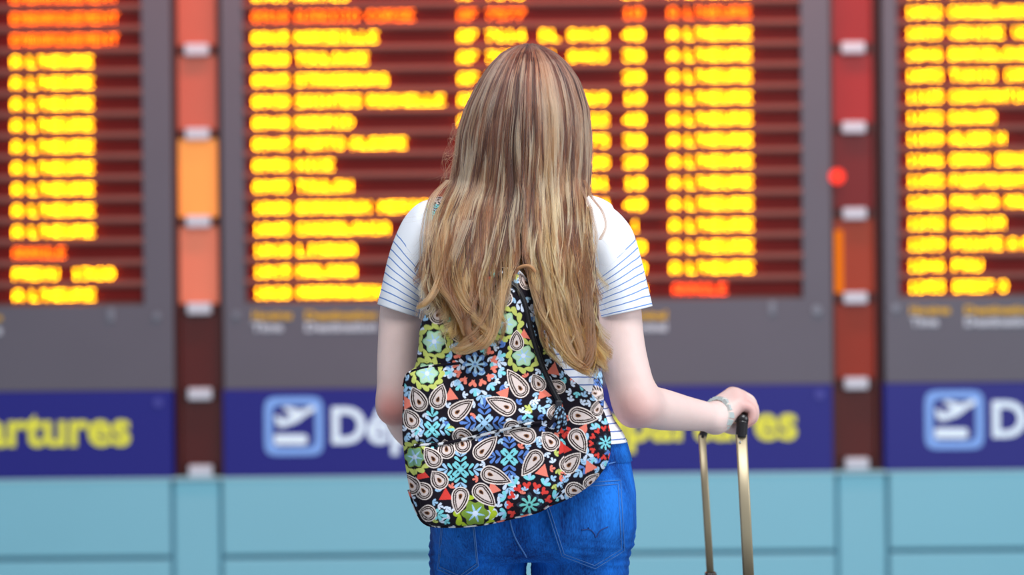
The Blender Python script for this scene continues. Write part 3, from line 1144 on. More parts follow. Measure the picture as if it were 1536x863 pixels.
for side, outer, inner in (('r', [(896, 306), (918, 312), (936, 328), (950, 350), (962, 388), (971, 425), (979, 459)],
                            [(862, 380), (870, 392), (876, 404), (881, 418), (886, 438), (890, 458), (893, 478)]),
                           ('l', [(654, 297), (630, 305), (609, 325), (594, 352), (582, 388), (573, 425), (566, 456)],
                            [(672, 385), (664, 394), (657, 405), (650, 420), (643, 440), (637, 460), (632, 477)])):
    n, m = 90, 84
    o_, i_ = smooth_path(outer, n), smooth_path(inner, n)
    rings = []
    th = np.linspace(0, 2 * math.pi, m, endpoint=False)
    for k in range(n):
        t = k / (n - 1)
        a_, b_ = P(*o_[k], -0.004), P(*i_[k], -0.004)
        c = (a_ + b_) / 2
        u = (a_ - b_) / 2
        hb = np.interp(t, [0, 0.25, 0.6, 1], [0.062, 0.068, 0.062, 0.056])
        rr = c + np.cos(th)[:, None] * u + np.sin(th)[:, None] * np.array([0, hb, 0])
        rings.append(rr)
    for ins in (0.94, 0.88):                                       # turned-in hem
        k = n - 1
        c = rings[n - 1].mean(0)
        q = c + (rings[n - 1] - c) * ins
        if ins < 0.9:
            q = q + np.array([0, 0, 0.02])
        rings.append(q)
    rings = np.array(rings)
    cen = rings.mean(1, keepdims=True)
    dv = rings - cen
    dv /= np.linalg.norm(dv, axis=2, keepdims=True)
    flat = rings.reshape(-1, 3)
    am = np.interp(np.arange(n + 2) / (n - 1), [0, 0.3, 1, 1.1], [0.3, 1, 1, 0.9])[:, None]
    wv = (vnoise(flat * np.array([1.4, 1, 0.8]), 60, 21 if side == 'r' else 27) * 0.0028).reshape(rings.shape[:2]) * am
    rings = rings + dv * wv[:, :, None]
    V, F = loft(rings, True, False)
    if side == 'l':
        F = F[:, ::-1]
    me = np_mesh('sleeve', V, F)
    s = np.concatenate([[0], np.cumsum(np.linalg.norm(np.diff(o_, axis=0), axis=1))])
    s = np.concatenate([s, [s[-1], s[-1]]])
    st = np.repeat(s[:, None], m, axis=1)
    # the stripes begin below the plain yoke, lower on the inner side of the sleeve
    start = 78 + 14 * (1 - np.cos(th)[None, :]) / 2
    sv = np.where(st > start, (st - 60) / 12.3, -5.0)
    sv[n:] = -5
    set_float(me, sv.ravel(), 'stripe')
    sub('sleeve', me, stripes_mat('striped_sleeve_jersey', lin(241, 243, 248), lin(118, 150, 206)), shirt)

# ---- shoes (below the frame)
shoe_m = mat('white_sneaker_leather', lin(225, 225, 222), 0.5, noise=0.04, nscale=30)
for s, fx in ((-1, -0.045), (1, 0.11)):
    rings = []
    for t in np.linspace(0, 1, 22):
        y = -0.085 + 0.265 * t
        hw = 0.042 * (math.sin(math.pi * min(1, max(0.02, 0.1 + 0.86 * t))) ** 0.45)
        hh = np.interp(t, [0, 0.3, 0.55, 1], [0.10, 0.105, 0.075, 0.045])
        cx = fx + s * 0.03 * t
        rings.append([(cx + hw * math.cos(a), y, 0.002 + hh / 2 + hh / 2 * math.copysign(abs(math.sin(a)) ** 0.6, math.sin(a))) for a in np.linspace(0, 2 * math.pi, 24, endpoint=False)])
    V, F = loft(np.array(rings), True, True)
    finish(link('shoe', np_mesh('shoe', V, F[:, ::-1]), shoe_m), woman)

# ---- hair
L_y = [64, 70, 80, 95, 120, 160, 200, 240, 280, 300, 330, 360, 400, 430, 445, 470, 500, 525, 545]
L_x = [792, 771, 752, 737, 720, 700, 688, 684, 677, 664, 650, 645, 641, 645, 655, 672, 680, 684, 690]
R_y = [64, 70, 80, 95, 120, 160, 200, 240, 280, 300, 400, 480, 520, 545, 562]
R_x = [796, 816, 834, 851, 868, 881, 885, 884, 882, 884, 888, 888, 887, 886, 886]
E1_y = [300, 380, 410, 440, 470, 500, 525, 545]
E1_x = [786, 780, 772, 766, 760, 752, 744, 738]
E2_y = [300, 380, 410, 440, 480, 520, 545, 560]
E2_x = [786, 784, 792, 803, 810, 822, 838, 852]
B_y = [62, 66, 75, 90, 120, 160, 200, 260, 300, 340, 400]
B_b = [0.0, 0.025, 0.052, 0.076, 0.098, 0.111, 0.116, 0.119, 0.123, 0.13, 0.14]
D_y = [200, 260, 300, 350, 400, 420, 450, 500, 540, 570]
D_d = [-0.100, -0.104, -0.110, -0.132, -0.165, -0.183, -0.205, -0.220, -0.238, -0.25]
YC = 0.015
DENSE = np.arange(60, 600, 1.0)


def eased(ys, vs):
    """the same curve without corners below the dome of the head"""
    v = np.interp(DENSE, ys, vs)
    w9 = np.exp(-(np.arange(-24, 25) / 9.0) ** 2)
    sm = np.convolve(np.pad(v, 24, mode='edge'), w9 / w9.sum(), 'valid')
    k = np.clip((DENSE - 84) / 40, 0, 1)
    return DENSE, v * (1 - k) + sm * k


L_y, L_x = eased(L_y, L_x)
R_y, R_x = eased(R_y, R_x)
E1_y, E1_x = eased(E1_y, E1_x)
E2_y, E2_x = eased(E2_y, E2_x)
B_y, B_b = eased(B_y, B_b)
D_y, D_d = eased(D_y, D_d)


def hair_xyz(s, py, lay):
    """s in -1..1 across, py photo height (arrays), lay 0 inside .. 1 outside"""
    L, Rr = np.interp(py, L_y, L_x), np.interp(py, R_y, R_x)
    phi = s * math.radians(105)
    xc = np.interp(py, [64, 120, 300], [794, 789, 786])
    sn = np.sin(np.clip(phi, -math.pi / 2, math.pi / 2))
    k = 0.90 + 0.10 * lay
    x_hi = xc + np.where(sn < 0, (xc - L) * sn, (Rr - xc) * sn) * k
    b = np.interp(py, B_y, B_b) * k
    d_hi = YC - b * np.cos(phi)
    E1, E2 = np.interp(py, E1_y, E1_x), np.interp(py, E2_y, E2_x)
    wl = np.clip(1 + sn, 0, 1)
    wr_ = np.clip(sn, 0, 1)
    x_lo = np.where(s < 0, L + (E1 - L) * wl, E2 + (Rr - E2) * wr_)
    d0 = np.interp(py, D_y, D_d)
    d_lo = d0 + 0.034 * np.abs(sn) ** 3 * np.interp(py, [300, 450, 560], [1, 0.7, 0.3]) + (1 - lay) * 0.022
    t = np.clip((py - 265) / 70, 0, 1)
    t = t * t * (3 - 2 * t)
    return x_hi * (1 - t) + x_lo * t, d_hi * (1 - t) + d_lo * t


# under-layer: a closed shell that the strands lie on
n, m = 96, 90
rings = []
for py in 68 + (430 - 68) * np.linspace(0, 1, n) ** 1.4:
    ss = np.linspace(-1, 1, m // 2)
    x, d = hair_xyz(ss, np.full(m // 2, py), 0.0)
    o_pts = [P(a_, py, b_) for a_, b_ in zip(x, d)]
    # close it behind (towards the face) a little further in
    in_pts = [p + np.array([0, 0.035 if py > 300 else 0.02, 0]) for p in o_pts[::-1]]
    in_pts = [np.array([p[0], max(p[1], -0.06) if py < 300 else p[1], p[2]]) for p in in_pts]
    rings.append(o_pts + in_pts)
V, F = loft(np.array(rings), True, True)
hair_base_m = mat('gap_shade_underlayer', lin(84, 52, 38), 0.6, noise=0.35, nscale=90)  # dark tone painted to shade the gaps between strands
hair = finish(link('hair', np_mesh('hair', V, F[:, ::-1]), hair_base_m), woman)

pal = np.array([lin(126, 82, 56), lin(156, 112, 78), lin(214, 180, 134), lin(78, 46, 32), lin(176, 132, 88), lin(104, 62, 40)])
NP = 40
pts_all, col_all, rad_all = [], [], []


def add_lock(s0, lay0, yend, ns, spread, color, y0=65.0, wave=1.0, curl=None, thin=1.0):
    """a lock = ns strands that start spread out and draw together to a tip"""
    t = np.linspace(0, 1, NP)
    ph, fr = RNG.uniform(0, 6.28), RNG.uniform(0.7, 1.3)
    ph2 = RNG.uniform(0, 6.28)
    cur = RNG.normal(0, 10) if curl is None else curl
    for _ in range(ns):
        off, lay = RNG.normal(0, spread), np.clip(lay0 + RNG.normal(0, 0.12), -0.2, 1.15)
        ye = yend + RNG.normal(0, 4.5)
        py = y0 + (ye - y0) * t ** 1.25
        conv = 1 - 0.6 * np.clip((py - 230) / 280, 0, 1)
        s = np.clip(s0 + off * conv, -1, 1)
        if s0 < 0:
            s = np.minimum(s, -0.005)
        else:
            s = np.maximum(s, 0.005)
        x, d = hair_xyz(s, py, lay)
        A_ = np.interp(py, [90, 220, 340, 430, 500], [0.3, 1.2, 2.6, 6.5, 11.0]) * wave
        x = x + A_ * np.sin(py / 60 * fr * 2.6 + ph) * 0.8 + np.interp(py, [70, 200, 560], [0, 0.5, 1.1]) * np.sin(py / 30 + RNG.uniform(0, 6.28)) * 0.5
        d = d + np.interp(py, [90, 300, 470], [0.0, 0.003, 0.010]) * np.sin(py / 60 * fr * 2.6 + ph2) * wave
        u = np.clip((py - (ye - 60)) / 60, 0, 1)
        x = x + cur * u ** 2
        py = py - np.abs(cur) * 0.45 * u ** 3
        dx = (x - 768) * math.cos(ROLL) - (py - 431.5) * math.sin(ROLL)
        dz = (x - 768) * math.sin(ROLL) + (py - 431.5) * math.cos(ROLL)
        kk = (d + CAM_D) / FPX
        pts_all.append(np.stack([dx * kk, d, CAM_Z - dz * kk], 1))
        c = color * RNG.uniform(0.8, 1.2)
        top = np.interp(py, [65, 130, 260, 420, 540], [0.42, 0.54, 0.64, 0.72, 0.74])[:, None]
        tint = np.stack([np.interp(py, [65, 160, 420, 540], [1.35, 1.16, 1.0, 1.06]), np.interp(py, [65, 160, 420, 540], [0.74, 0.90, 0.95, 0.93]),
                         np.interp(py, [65, 160, 420, 540], [0.80, 0.93, 0.78, 0.50])], 1)  # red at the crown stands in for glow; the tips turn golden
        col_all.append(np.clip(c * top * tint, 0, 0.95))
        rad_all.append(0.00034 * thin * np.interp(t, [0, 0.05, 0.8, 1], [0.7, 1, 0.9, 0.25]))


for i in range(230):
    s0 = RNG.uniform(-1, 1)
    lay = RNG.uniform(0.1, 1.0)
    if s0 < 0:
        w_ = 1 + math.sin(max(-math.pi / 2, s0 * math.radians(105)))
        ye = RNG.normal(512, 12) if w_ > 0.25 else RNG.normal(485, 16)
        if w_ < 0.08:
            ye = RNG.normal(468, 12)
        cu = RNG.normal(-16, 12) if w_ < 0.45 else RNG.normal(-4, 16)
    else:
        w_ = math.sin(min(math.pi / 2, s0 * math.radians(105)))
        ye = RNG.normal(534 + 12 * w_, 12)
        cu = RNG.normal(14, 8) if w_ > 0.35 else RNG.normal(6, 8)
    if RNG.uniform() < 0.16:
        ye = RNG.uniform(400, 500)
    ci = RNG.choice(6, p=[0.22, 0.24, 0.16, 0.12, 0.16, 0.10])
    add_lock(s0, lay, ye, 46, RNG.uniform(0.014, 0.050), pal[ci] * (0.30 + 0.80 * lay), y0=65 + RNG.uniform(0, 6), curl=cu)  # inner locks darkened so the gaps between locks look shaded
# thin pale streak locks on the surface, and dark ones painting shaded gaps
for i in range(150):
    s0 = RNG.uniform(-0.95, 0.95)
    ye = RNG.uniform(440, 530) if s0 < 0 else RNG.uniform(480, 556)
    add_lock(s0, 1.05, ye, 9, 0.007, pal[2] * RNG.uniform(0.85, 1.15) if RNG.uniform() < 0.58 else pal[3] * RNG.uniform(0.3, 0.9), y0=72 + RNG.uniform(0, 40), wave=1.3)
# loose single hairs
for i in range(150):
    s0 = RNG.choice([-1, 1], p=[0.6, 0.4]) * RNG.uniform(0.55, 1.0)
    add_lock(s0, 1.3, RNG.uniform(280, 520), 1, 0.02, pal[1], wave=2.6, thin=0.5, curl=RNG.normal(0, 25))


def stray(path, depth, r=0.0002, c=pal[1]):
    q = smooth_path(path, NP)
    dd = np.interp(np.linspace(0, 1, NP), np.linspace(0, 1, len(depth)), depth)
    pts_all.append(np.array([P(a_, b_, e_) for (a_, b_), e_ in zip(q, dd)]))
    col_all.append(np.tile(c, (NP, 1)))
    rad_all.append(np.full(NP, r))


for i in range(70):                                               # frizz on the left of the head
    y0 = RNG.uniform(120, 270)
    x0 = np.interp(y0, L_y, L_x) + 8
    dx = RNG.uniform(8, 34)
    stray([(x0, y0), (x0 - dx * 0.6, y0 + RNG.uniform(0, 25)), (x0 - dx, y0 + RNG.uniform(15, 45)), (x0 - dx * RNG.uniform(0.2, 1.0), y0 + RNG.uniform(40, 80))],
          [0.0, -0.02, -0.02, 0.0], 0.00013)
for i in range(26):
    y0 = RNG.uniform(66, 260)
    x0 = np.interp(y0, R_y, R_x) - 6
    dx = RNG.uniform(3, 12)
    stray([(x0, y0), (x0 + dx, y0 + 20), (x0 + dx, y0 + 45), (x0, y0 + 80)], [0.0, -0.02, -0.02, 0.0], 0.00013)
for k in range(10):                                               # long strands lying over the shoulders
    j = RNG.normal(0, 1.5)
    stray([(876 + j, 270), (888 + j, 296), (904 + j, 318), (909 + j, 340), (900 + j, 360)], [-0.06, -0.085, -0.10, -0.105, -0.11], 0.0003, pal[5])
    stray([(872 + j, 280), (888 + j, 320), (894 + j, 360), (886 + j, 410), (874 + j, 455)], [-0.09, -0.12, -0.13, -0.135, -0.14], 0.0003, pal[0])
for k in range(60):
    j = RNG.normal(0, 4)
    stray([(672 + j * .4, 270), (648 + j * .6, 300), (640 + j, 350), (638 + j, 400), (640 + j, 440), (634 + j * 1.3, 482 + j)],
          [-0.05, -0.08, -0.115, -0.125, -0.13, -0.13], 0.00032, pal[RNG.choice([0, 1, 2, 5])])

for k in range(46):                                               # curl kicking out at the left over the sleeve
    j = RNG.normal(0, 4)
    stray([(700 + j, 330), (678 + j, 390), (662 + j, 428), (645 + j * .8, 452), (628 + j * .5, 462 + j * .7)],
          [-0.145, -0.16, -0.165, -0.165, -0.16], 0.00032, pal[RNG.choice([0, 1, 2, 4])])


def ringlet(path, r0, r1, twist, color, ns=64):
    """a rope-like curl: strands turn about a common curve and close up towards its tip"""
    q = smooth_path(path, NP)
    t = np.linspace(0, 1, NP)
    dep = np.interp(q[:, 1], D_y, D_d) - 0.010
    tg = np.gradient(q, axis=0)
    tg /= np.linalg.norm(tg, axis=1)[:, None] + 1e-9
    nx, ny = -tg[:, 1], tg[:, 0]
    for _ in range(ns):
        rho, a0 = math.sqrt(RNG.uniform()), RNG.uniform(0, 6.28)
        a = a0 + twist * t ** 1.5 * 6.28 + RNG.normal(0, 0.12)
        rr = rho * np.interp(t, [0, 0.2, 0.45, 0.8, 1], [r0 * 1.9, r0 * 1.5, r0, r0 * 0.85, r1])
        cut = RNG.uniform(0.93, 1.0)
        u = rr * np.cos(a)
        x, y = q[:, 0] + nx * u, q[:, 1] + ny * u
        d = dep - rr * np.sin(a) * 0.0009 + np.interp(t, [0, RNG.uniform(0.15, 0.6)], [0.034, 0])
        k = np.minimum(np.arange(NP) * cut, NP - 1.001)
        i0 = k.astype(int)
        f = (k - i0)
        x, y, d = [v[i0] * (1 - f) + v[np.minimum(i0 + 1, NP - 1)] * f for v in (x, y, d)]
        pts_all.append(np.array([P(a_, b_, c_) for a_, b_, c_ in zip(x, y, d)]))
        shade = 0.36 + 0.56 * rho * max(0.0, math.sin(a0 + 1.2)) + RNG.uniform(-.08, .12)  # lit and dark sides of the curl painted into strand colour
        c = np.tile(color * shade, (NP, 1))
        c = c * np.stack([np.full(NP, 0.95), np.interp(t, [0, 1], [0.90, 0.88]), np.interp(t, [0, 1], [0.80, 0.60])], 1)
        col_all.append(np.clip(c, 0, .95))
        rad_all.append(0.00036 * np.interp(t, [0, 0.8, 1], [1, 0.95, 0.3]))


GOLD, HONEY, BRON = pal[4], pal[1] * 1.15, pal[0]
for pth, r0, r1, tw, c in (
        ([(744, 350), (742, 420), (741, 470), (734, 500), (712, 520), (690, 527), (674, 522)], 8, 3, .7, GOLD),
        ([(722, 350), (728, 420), (727, 462), (716, 494), (698, 514), (682, 524)], 8, 3, -.6, HONEY),
        ([(688, 350), (684, 410), (694, 452), (714, 480), (728, 500), (732, 516)], 8, 3, .8, GOLD),
        ([(706, 350), (714, 420), (708, 460), (700, 488), (708, 510), (726, 520)], 7, 3, -.8, BRON),
        ([(760, 350), (758, 410), (752, 452), (744, 490), (728, 516), (706, 524)], 8, 3, .6, HONEY),
        ([(770, 350), (765, 405), (754, 445), (750, 470), (758, 484)], 6, 2, .5, GOLD),
        ([(676, 340), (668, 400), (676, 440), (692, 470), (702, 492)], 7, 2, -.7, BRON),
        ([(664, 340), (654, 400), (662, 430), (676, 452), (690, 480), (696, 505)], 6, 2, .6, HONEY),
        ([(680, 350), (664, 410), (650, 440), (636, 456), (624, 462)], 6, 2, .5, HONEY),
        ([(832, 350), (834, 430), (842, 490), (856, 532), (874, 552), (890, 560)], 9, 3, .5, HONEY),
        ([(872, 350), (876, 430), (884, 490), (886, 525), (880, 548), (866, 556)], 9, 3, -.5, BRON),
        ([(806, 350), (812, 430), (824, 480), (838, 516), (856, 544), (880, 562)], 7, 3, .6, GOLD),
        ([(852, 350), (856, 440), (866, 500), (872, 530), (866, 550)], 8, 3, .5, HONEY),
        ([(816, 350), (822, 420), (830, 470), (846, 520), (866, 548), (888, 566)], 7, 2, -.5, GOLD),
        ([(798, 350), (800, 420), (812, 470), (828, 500), (838, 530)], 6, 2, .6, HONEY)):
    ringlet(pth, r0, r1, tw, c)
hc = bpy.data.hair_curves.new('strands')
N = len(pts_all)
hc.add_curves([NP] * N)
hc.attributes['position'].data.foreach_set('vector', np.concatenate(pts_all).astype(np.float32).ravel())
ra = hc.attributes.get('radius') or hc.attributes.new('radius', 'FLOAT', 'POINT')
ra.data.foreach_set('value', np.concatenate(rad_all).astype(np.float32))
ca = hc.attributes.new('hair_color', 'FLOAT_COLOR', 'POINT')
cc = np.ones((N * NP, 4), dtype=np.float32)
cc[:, :3] = np.concatenate(col_all)
ca.data.foreach_set('color', cc.ravel())
hm = bpy.data.materials.new('blonde_hair_strands')
hm.use_nodes = True
nt = hm.node_tree
nt.nodes.clear()
hb = nt.nodes.new('ShaderNodeBsdfHairPrincipled')
hb.parametrization = 'COLOR'
hb.inputs['Roughness'].default_value = 0.32
hb.inputs['Radial Roughness'].default_value = 0.45
at = nt.nodes.new('ShaderNodeAttribute')
at.attribute_name = 'hair_color'
out = nt.nodes.new('ShaderNodeOutputMaterial')
nt.links.new(at.outputs['Color'], hb.inputs['Color'])
nt.links.new(hb.outputs[0], out.inputs[0])
hc.materials.append(hm)
ho = bpy.data.objects.new('strands', hc)
COL.objects.link(ho)
ho.parent = hair
ho['kind'] = 'stuff'

# ================================================================== 5. BACKPACK
# ---- the print, painted once as a flat cloth (2.6 samples a photo pixel), looked up per vertex
SS = 2.6
PX0, PY0, PX1, PY1 = 585, 385, 940, 805
GW, GH = int((PX1 - PX0) * SS), int((PY1 - PY0) * SS)
gx, gy = np.meshgrid(PX0 + (np.arange(GW) + 0.5) / SS, PY0 + (np.arange(GH) + 0.5) / SS)
BLACK = np.array(lin(26, 20, 30))
cloth = np.tile(BLACK, (GH, GW, 1))
used = np.zeros((GH, GW), dtype=bool)
CREAM, PINK, BROWN = np.array(lin(238, 222, 214)), np.array(lin(222, 204, 198)), np.array(lin(48, 28, 26))
TAN = np.array(lin(150, 100, 62))
WHITE_B, SKY, CYAN = np.array(lin(214, 226, 244)), np.array(lin(164, 204, 236)), np.array(lin(130, 214, 222))
BLUE, CORAL, RED = np.array(lin(92, 130, 200)), np.array(lin(244, 132, 112)), np.array(lin(222, 66, 58))
LIME, MINT, LEAF = np.array(lin(198, 206, 108)), np.array(lin(180, 212, 182)), np.array(lin(132, 152, 52))


def window(cx, cy, r):
    x0, x1 = int((cx - r - PX0) * SS), int((cx + r - PX0) * SS) + 1
    y0, y1 = int((cy - r - PY0) * SS), int((cy + r - PY0) * SS) + 1
    sl = (slice(max(0, y0), max(0, min(GH, y1))), slice(max(0, x0), max(0, min(GW, x1))))
    return sl, gx[sl] - cx, gy[sl] - cy


def put(sl, mask, col, only_free=False):
    if only_free:
        mask = mask & ~used[sl]
    cloth[sl][mask] = col
    used[sl][mask] = True


def drop(cx, cy, ang, L, r, col, free=False):
    """leaf drop: round end at c, tip L away along ang"""
    sl, X, Y = window(cx, cy, L + r + 2)
    if X.size == 0:
        return
    a = X * math.cos(ang) + Y * math.sin(ang)
    b = np.abs(-X * math.sin(ang) + Y * math.cos(ang))
    s = np.clip(a / L, 0, 1)
    wd = r * (1 - s) ** 0.8 * (1 + 0.8 * s)
    sd = np.where(a > 0, b - wd, np.hypot(a, b) - r)
    put(sl, sd < 0, col, free)


def paisley(cx, cy, tx, ty, r=12.0):
    ang = math.atan2(ty - cy, tx - cx)
    L = max(math.hypot(tx - cx, ty - cy) * 1.08, r * 1.1)
    sl, X, Y = window(cx, cy, L + r + 4)
    a = X * math.cos(ang) + Y * math.sin(ang)
    b = np.abs(-X * math.sin(ang) + Y * math.cos(ang))
    s = np.clip(a / L, 0, 1)
    wd = r * (1 - s) ** 0.95 * (1 + 0.95 * s)
    sd = np.where(a > 0, np.where(a > L, np.hypot(a - L, b), (b - wd) * 0.86), np.hypot(a, b) - r)
    k = r / 12.5
    for lim, c in ((1.2, CREAM), (-0.5, BROWN), (-2.6, CREAM), (-3.5, BROWN), (-5.3, PINK)):
        put(sl, sd < lim * k, c)
    sl2, X, Y = window(cx, cy, 8)
    drop(cx, cy, ang, 6.5 * k, 3.0 * k, TAN)
    drop(cx + math.cos(ang) * .6, cy + math.sin(ang) * .6, ang, 4.6 * k, 1.9 * k, BROWN)


def spray(cx, cy, ang, n, step, ln, r, cols, free=False):
    """a stalk with paired leaves and one at the tip"""
    for k in range(n):
        x, y = cx + math.cos(ang) * step * k, cy + math.sin(ang) * step * k
        for sgn in (-1, 1):
            a2 = ang + sgn * 0.85
            drop(x + math.cos(a2) * ln, y + math.sin(a2) * ln, a2 + math.pi, ln, r, cols[k % len(cols)], free)
    x, y = cx + math.cos(ang) * (step * n + ln * .6), cy + math.sin(ang) * (step * n + ln * .6)
    drop(x, y, ang + math.pi, ln * 1.1, r, cols[-1], free)


def cross(cx, cy, R, cols, a0=0.0):
    for k in range(4):
        spray(cx + math.cos(a0 + k * math.pi / 2) * R * .12, cy + math.sin(a0 + k * math.pi / 2) * R * .12, a0 + k * math.pi / 2, 3, R * 0.24, R * 0.30, R * 0.068, cols)
    sl, X, Y = window(cx, cy, 6)
    put(sl, np.hypot(X, Y) < R * 0.13, cols[0])


def flower(cx, cy, R, inner, petal, dotc):
    sl, X, Y = window(cx, cy, R + 3)
    rr, aa = np.hypot(X, Y), np.arctan2(Y, X)
    put(sl, rr < R * (0.86 + 0.14 * np.cos(8 * aa)), petal)
    put(sl, rr < R * (0.62 + 0.16 * np.cos(8 * aa + 0.4)), inner)
    for k in range(8):
        a2 = k * math.pi / 4 + 0.4
        drop(cx + math.cos(a2) * R * .62, cy + math.sin(a2) * R * .62, a2 + math.pi, R * .38, R * .10, dotc)
    sl, X, Y = window(cx, cy, 5)
    put(sl, np.hypot(X, Y) < R * 0.12, petal)


def medallion(cx, cy, R, inner, petal, ring1, ring2, outer):
    sl, X, Y = window(cx, cy, R * 1.2)
    put(sl, np.hypot(X, Y) < R, BLACK)
    used[sl][np.hypot(X, Y) < R] = False
    n1 = 13
    for k in range(n1):
        a2 = 2 * math.pi * k / n1
        for sgn in (-1, 1):
            a3 = a2 + sgn * 0.125
            drop(cx + math.cos(a3) * R * .70, cy + math.sin(a3) * R * .70, a3 + math.pi - sgn * 0.55, R * .22, R * .056, ring1)
    for k in range(10):
        a2 = 2 * math.pi * (k + 0.5) / 10
        spray(cx + math.cos(a2) * R * .8, cy + math.sin(a2) * R * .8, a2, 1, R * .11, R * .17, R * .06, ring2)
    flower(cx, cy, R * 0.42, inner, petal, BLACK)


def green(cx, cy, R, body_c, rim_c, ring_c):
    sl, X, Y = window(cx, cy, R * 2)
    put(sl, np.hypot(X, Y) < R * 1.55, BLACK)
    used[sl][np.hypot(X, Y) < R * 1.55] = False
    for k in range(12):
        a2 = 2 * math.pi * k / 12
        drop(cx + math.cos(a2) * R * 1.35, cy + math.sin(a2) * R * 1.35, a2 + 2.2, R * .62, R * .22, ring_c)
    sl, X, Y = window(cx, cy, R + 3)
    rr, aa = np.hypot(X, Y), np.arctan2(Y, X)
    put(sl, rr < R * (0.88 + 0.12 * np.cos(6 * aa)), rim_c)
    put(sl, rr < R * (0.80 + 0.10 * np.cos(6 * aa)) , body_c)
    for k in range(6):
        a2 = k * math.pi / 3 + 0.2
        drop(cx + math.cos(a2) * R * .2, cy + math.sin(a2) * R * .2, a2, R * .5, R * .08, SKY)
    sl, X, Y = window(cx, cy, 5)
    put(sl, np.hypot(X, Y) < R * .2, WHITE_B)


def patch(cx, cy, r, col, rot):
    sl, X, Y = window(cx, cy, r * 1.6)
    a = np.arctan2(Y, X) - rot
    q = np.hypot(X, Y) * np.cos((a % (2 * math.pi / 3)) - math.pi / 3)
    put(sl, q < r * .55, col)


for x, y, c, rt in ((677, 593, CORAL, .4), (756, 590, CORAL, 1.2), (612, 605, CORAL, 0), (740, 733, CORAL, .2), (814, 707, CORAL, .8), (669, 743, RED, .5),
                    (633, 712, RED, .3), (874, 644, CORAL, 1), (815, 590, CORAL, .2), (726, 645, BLACK, 0), (786, 505, CORAL, .5), (700, 690, BLACK, 0),
                    (845, 672, RED, .1), (640, 448, CORAL, .6), (830, 555, CORAL, .7), (884, 700, CORAL, .1)):
    patch(x, y, 11, c, rt)
medallion(713, 546, 45, np.array(lin(176, 214, 240)), np.array(lin(110, 150, 206)), CORAL, [SKY, CYAN], WHITE_B)
medallion(794, 757, 46, np.array(lin(120, 206, 196)), np.array(lin(46, 54, 72)), RED, [CYAN, SKY], WHITE_B)
medallion(908, 664, 34, CYAN, np.array(lin(46, 54, 72)), RED, [SKY, CYAN], WHITE_B)
for x, y, R in ((652, 512, 18), (641, 560, 17), (785, 533, 17), (758, 485, 18)):
    green(x, y, R, MINT, np.array(lin(150, 200, 150)), LIME)
green(622, 686, 17, np.array(lin(120, 165, 130)), LEAF, LIME)
green(713, 770, 21, np.array(lin(120, 150, 60)), LEAF, np.array(lin(176, 196, 48)))
cross(649, 643, 31, [CYAN, SKY, CYAN])
cross(691, 704, 32, [CYAN, CYAN, SKY])
cross(727, 633, 34, [SKY, BLUE, BLUE])
cross(764, 685, 34, [CYAN, BLUE, BLUE])
for a in ((629.5, 604, 620, 583), (657, 600, 664, 578), (685.5, 618, 708, 601), (761, 610, 732, 598), (781, 583, 763, 557), (618, 631, 609, 616),
          (692, 653, 709, 657), (768, 641, 758, 652), (670, 675, 668, 660), (694, 667, 690, 655), (722, 678, 743, 657), (651, 689, 639, 673),
          (660, 721, 650, 708), (691, 743, 686, 768), (721, 737, 741, 757), (734, 711, 764, 722), (803, 687, 785, 711), (791, 654, 765, 647),
          (827, 664, 815, 650), (636, 737, 626, 726), (642, 770, 630, 768), (618, 730, 609, 714), (865, 622, 893, 627), (864, 654, 877, 676),
          (852, 697, 868, 680), (860, 735, 880, 742), (838, 580, 826, 572, 9), (808, 576, 800, 562, 10), (657, 473, 672, 456), (757, 448, 748, 430, 11),
          (775, 515, 775, 497, 10), (640, 462, 630, 450, 9), (700, 455, 712, 440), (730, 470, 722, 452), (690, 500, 700, 484), (790, 425, 780, 412, 9),
          (895, 615, 905, 600, 9), (830, 620, 838, 606, 9), (885, 725, 897, 712, 10)):
    paisley(*a)
for x, y, an, cols in ((722, 585, 1.5, [WHITE_B, SKY]), (698, 545, 2.9, [WHITE_B]), (740, 540, .3, [WHITE_B]), (790, 620, 1.4, [CYAN, SKY]),
                       (760, 725, 1.2, [WHITE_B, SKY]), (770, 712, 1.5, [SKY, WHITE_B]), (880, 680, 1.2, [WHITE_B, SKY]), (876, 700, 2.4, [BLUE, SKY]),
                       (790, 470, -.5, [WHITE_B]), (775, 455, .4, [WHITE_B]), (650, 770, .2, [CYAN]), (745, 765, 2.5, [WHITE_B]), (840, 740, .2, [WHITE_B, SKY]),
                       (665, 555, .4, [WHITE_B]), (612, 580, 1.4, [SKY]), (625, 640, 1.5, [WHITE_B]), (815, 610, .6, [SKY]), (845, 640, 1.1, [RED])):
    spray(x, y, an, 2, 7, 8, 2.6, cols, True)
for k in range(2600):                                             # small leaves in the gaps
    x, y = RNG.uniform(PX0, PX1), RNG.uniform(PY0, PY1)
    i, j = int((y - PY0) * SS), int((x - PX0) * SS)
    if used[max(0, i - 5):i + 6, max(0, j - 5):j + 6].any():
        continue
    c = [WHITE_B, SKY, CYAN, CORAL, BLUE, LIME][RNG.choice(6, p=[.34, .24, .14, .14, .08, .06])]
    spray(x, y, RNG.uniform(0, 6.28), 1, 4, 5, 1.7, [c], True)
del gx, gy


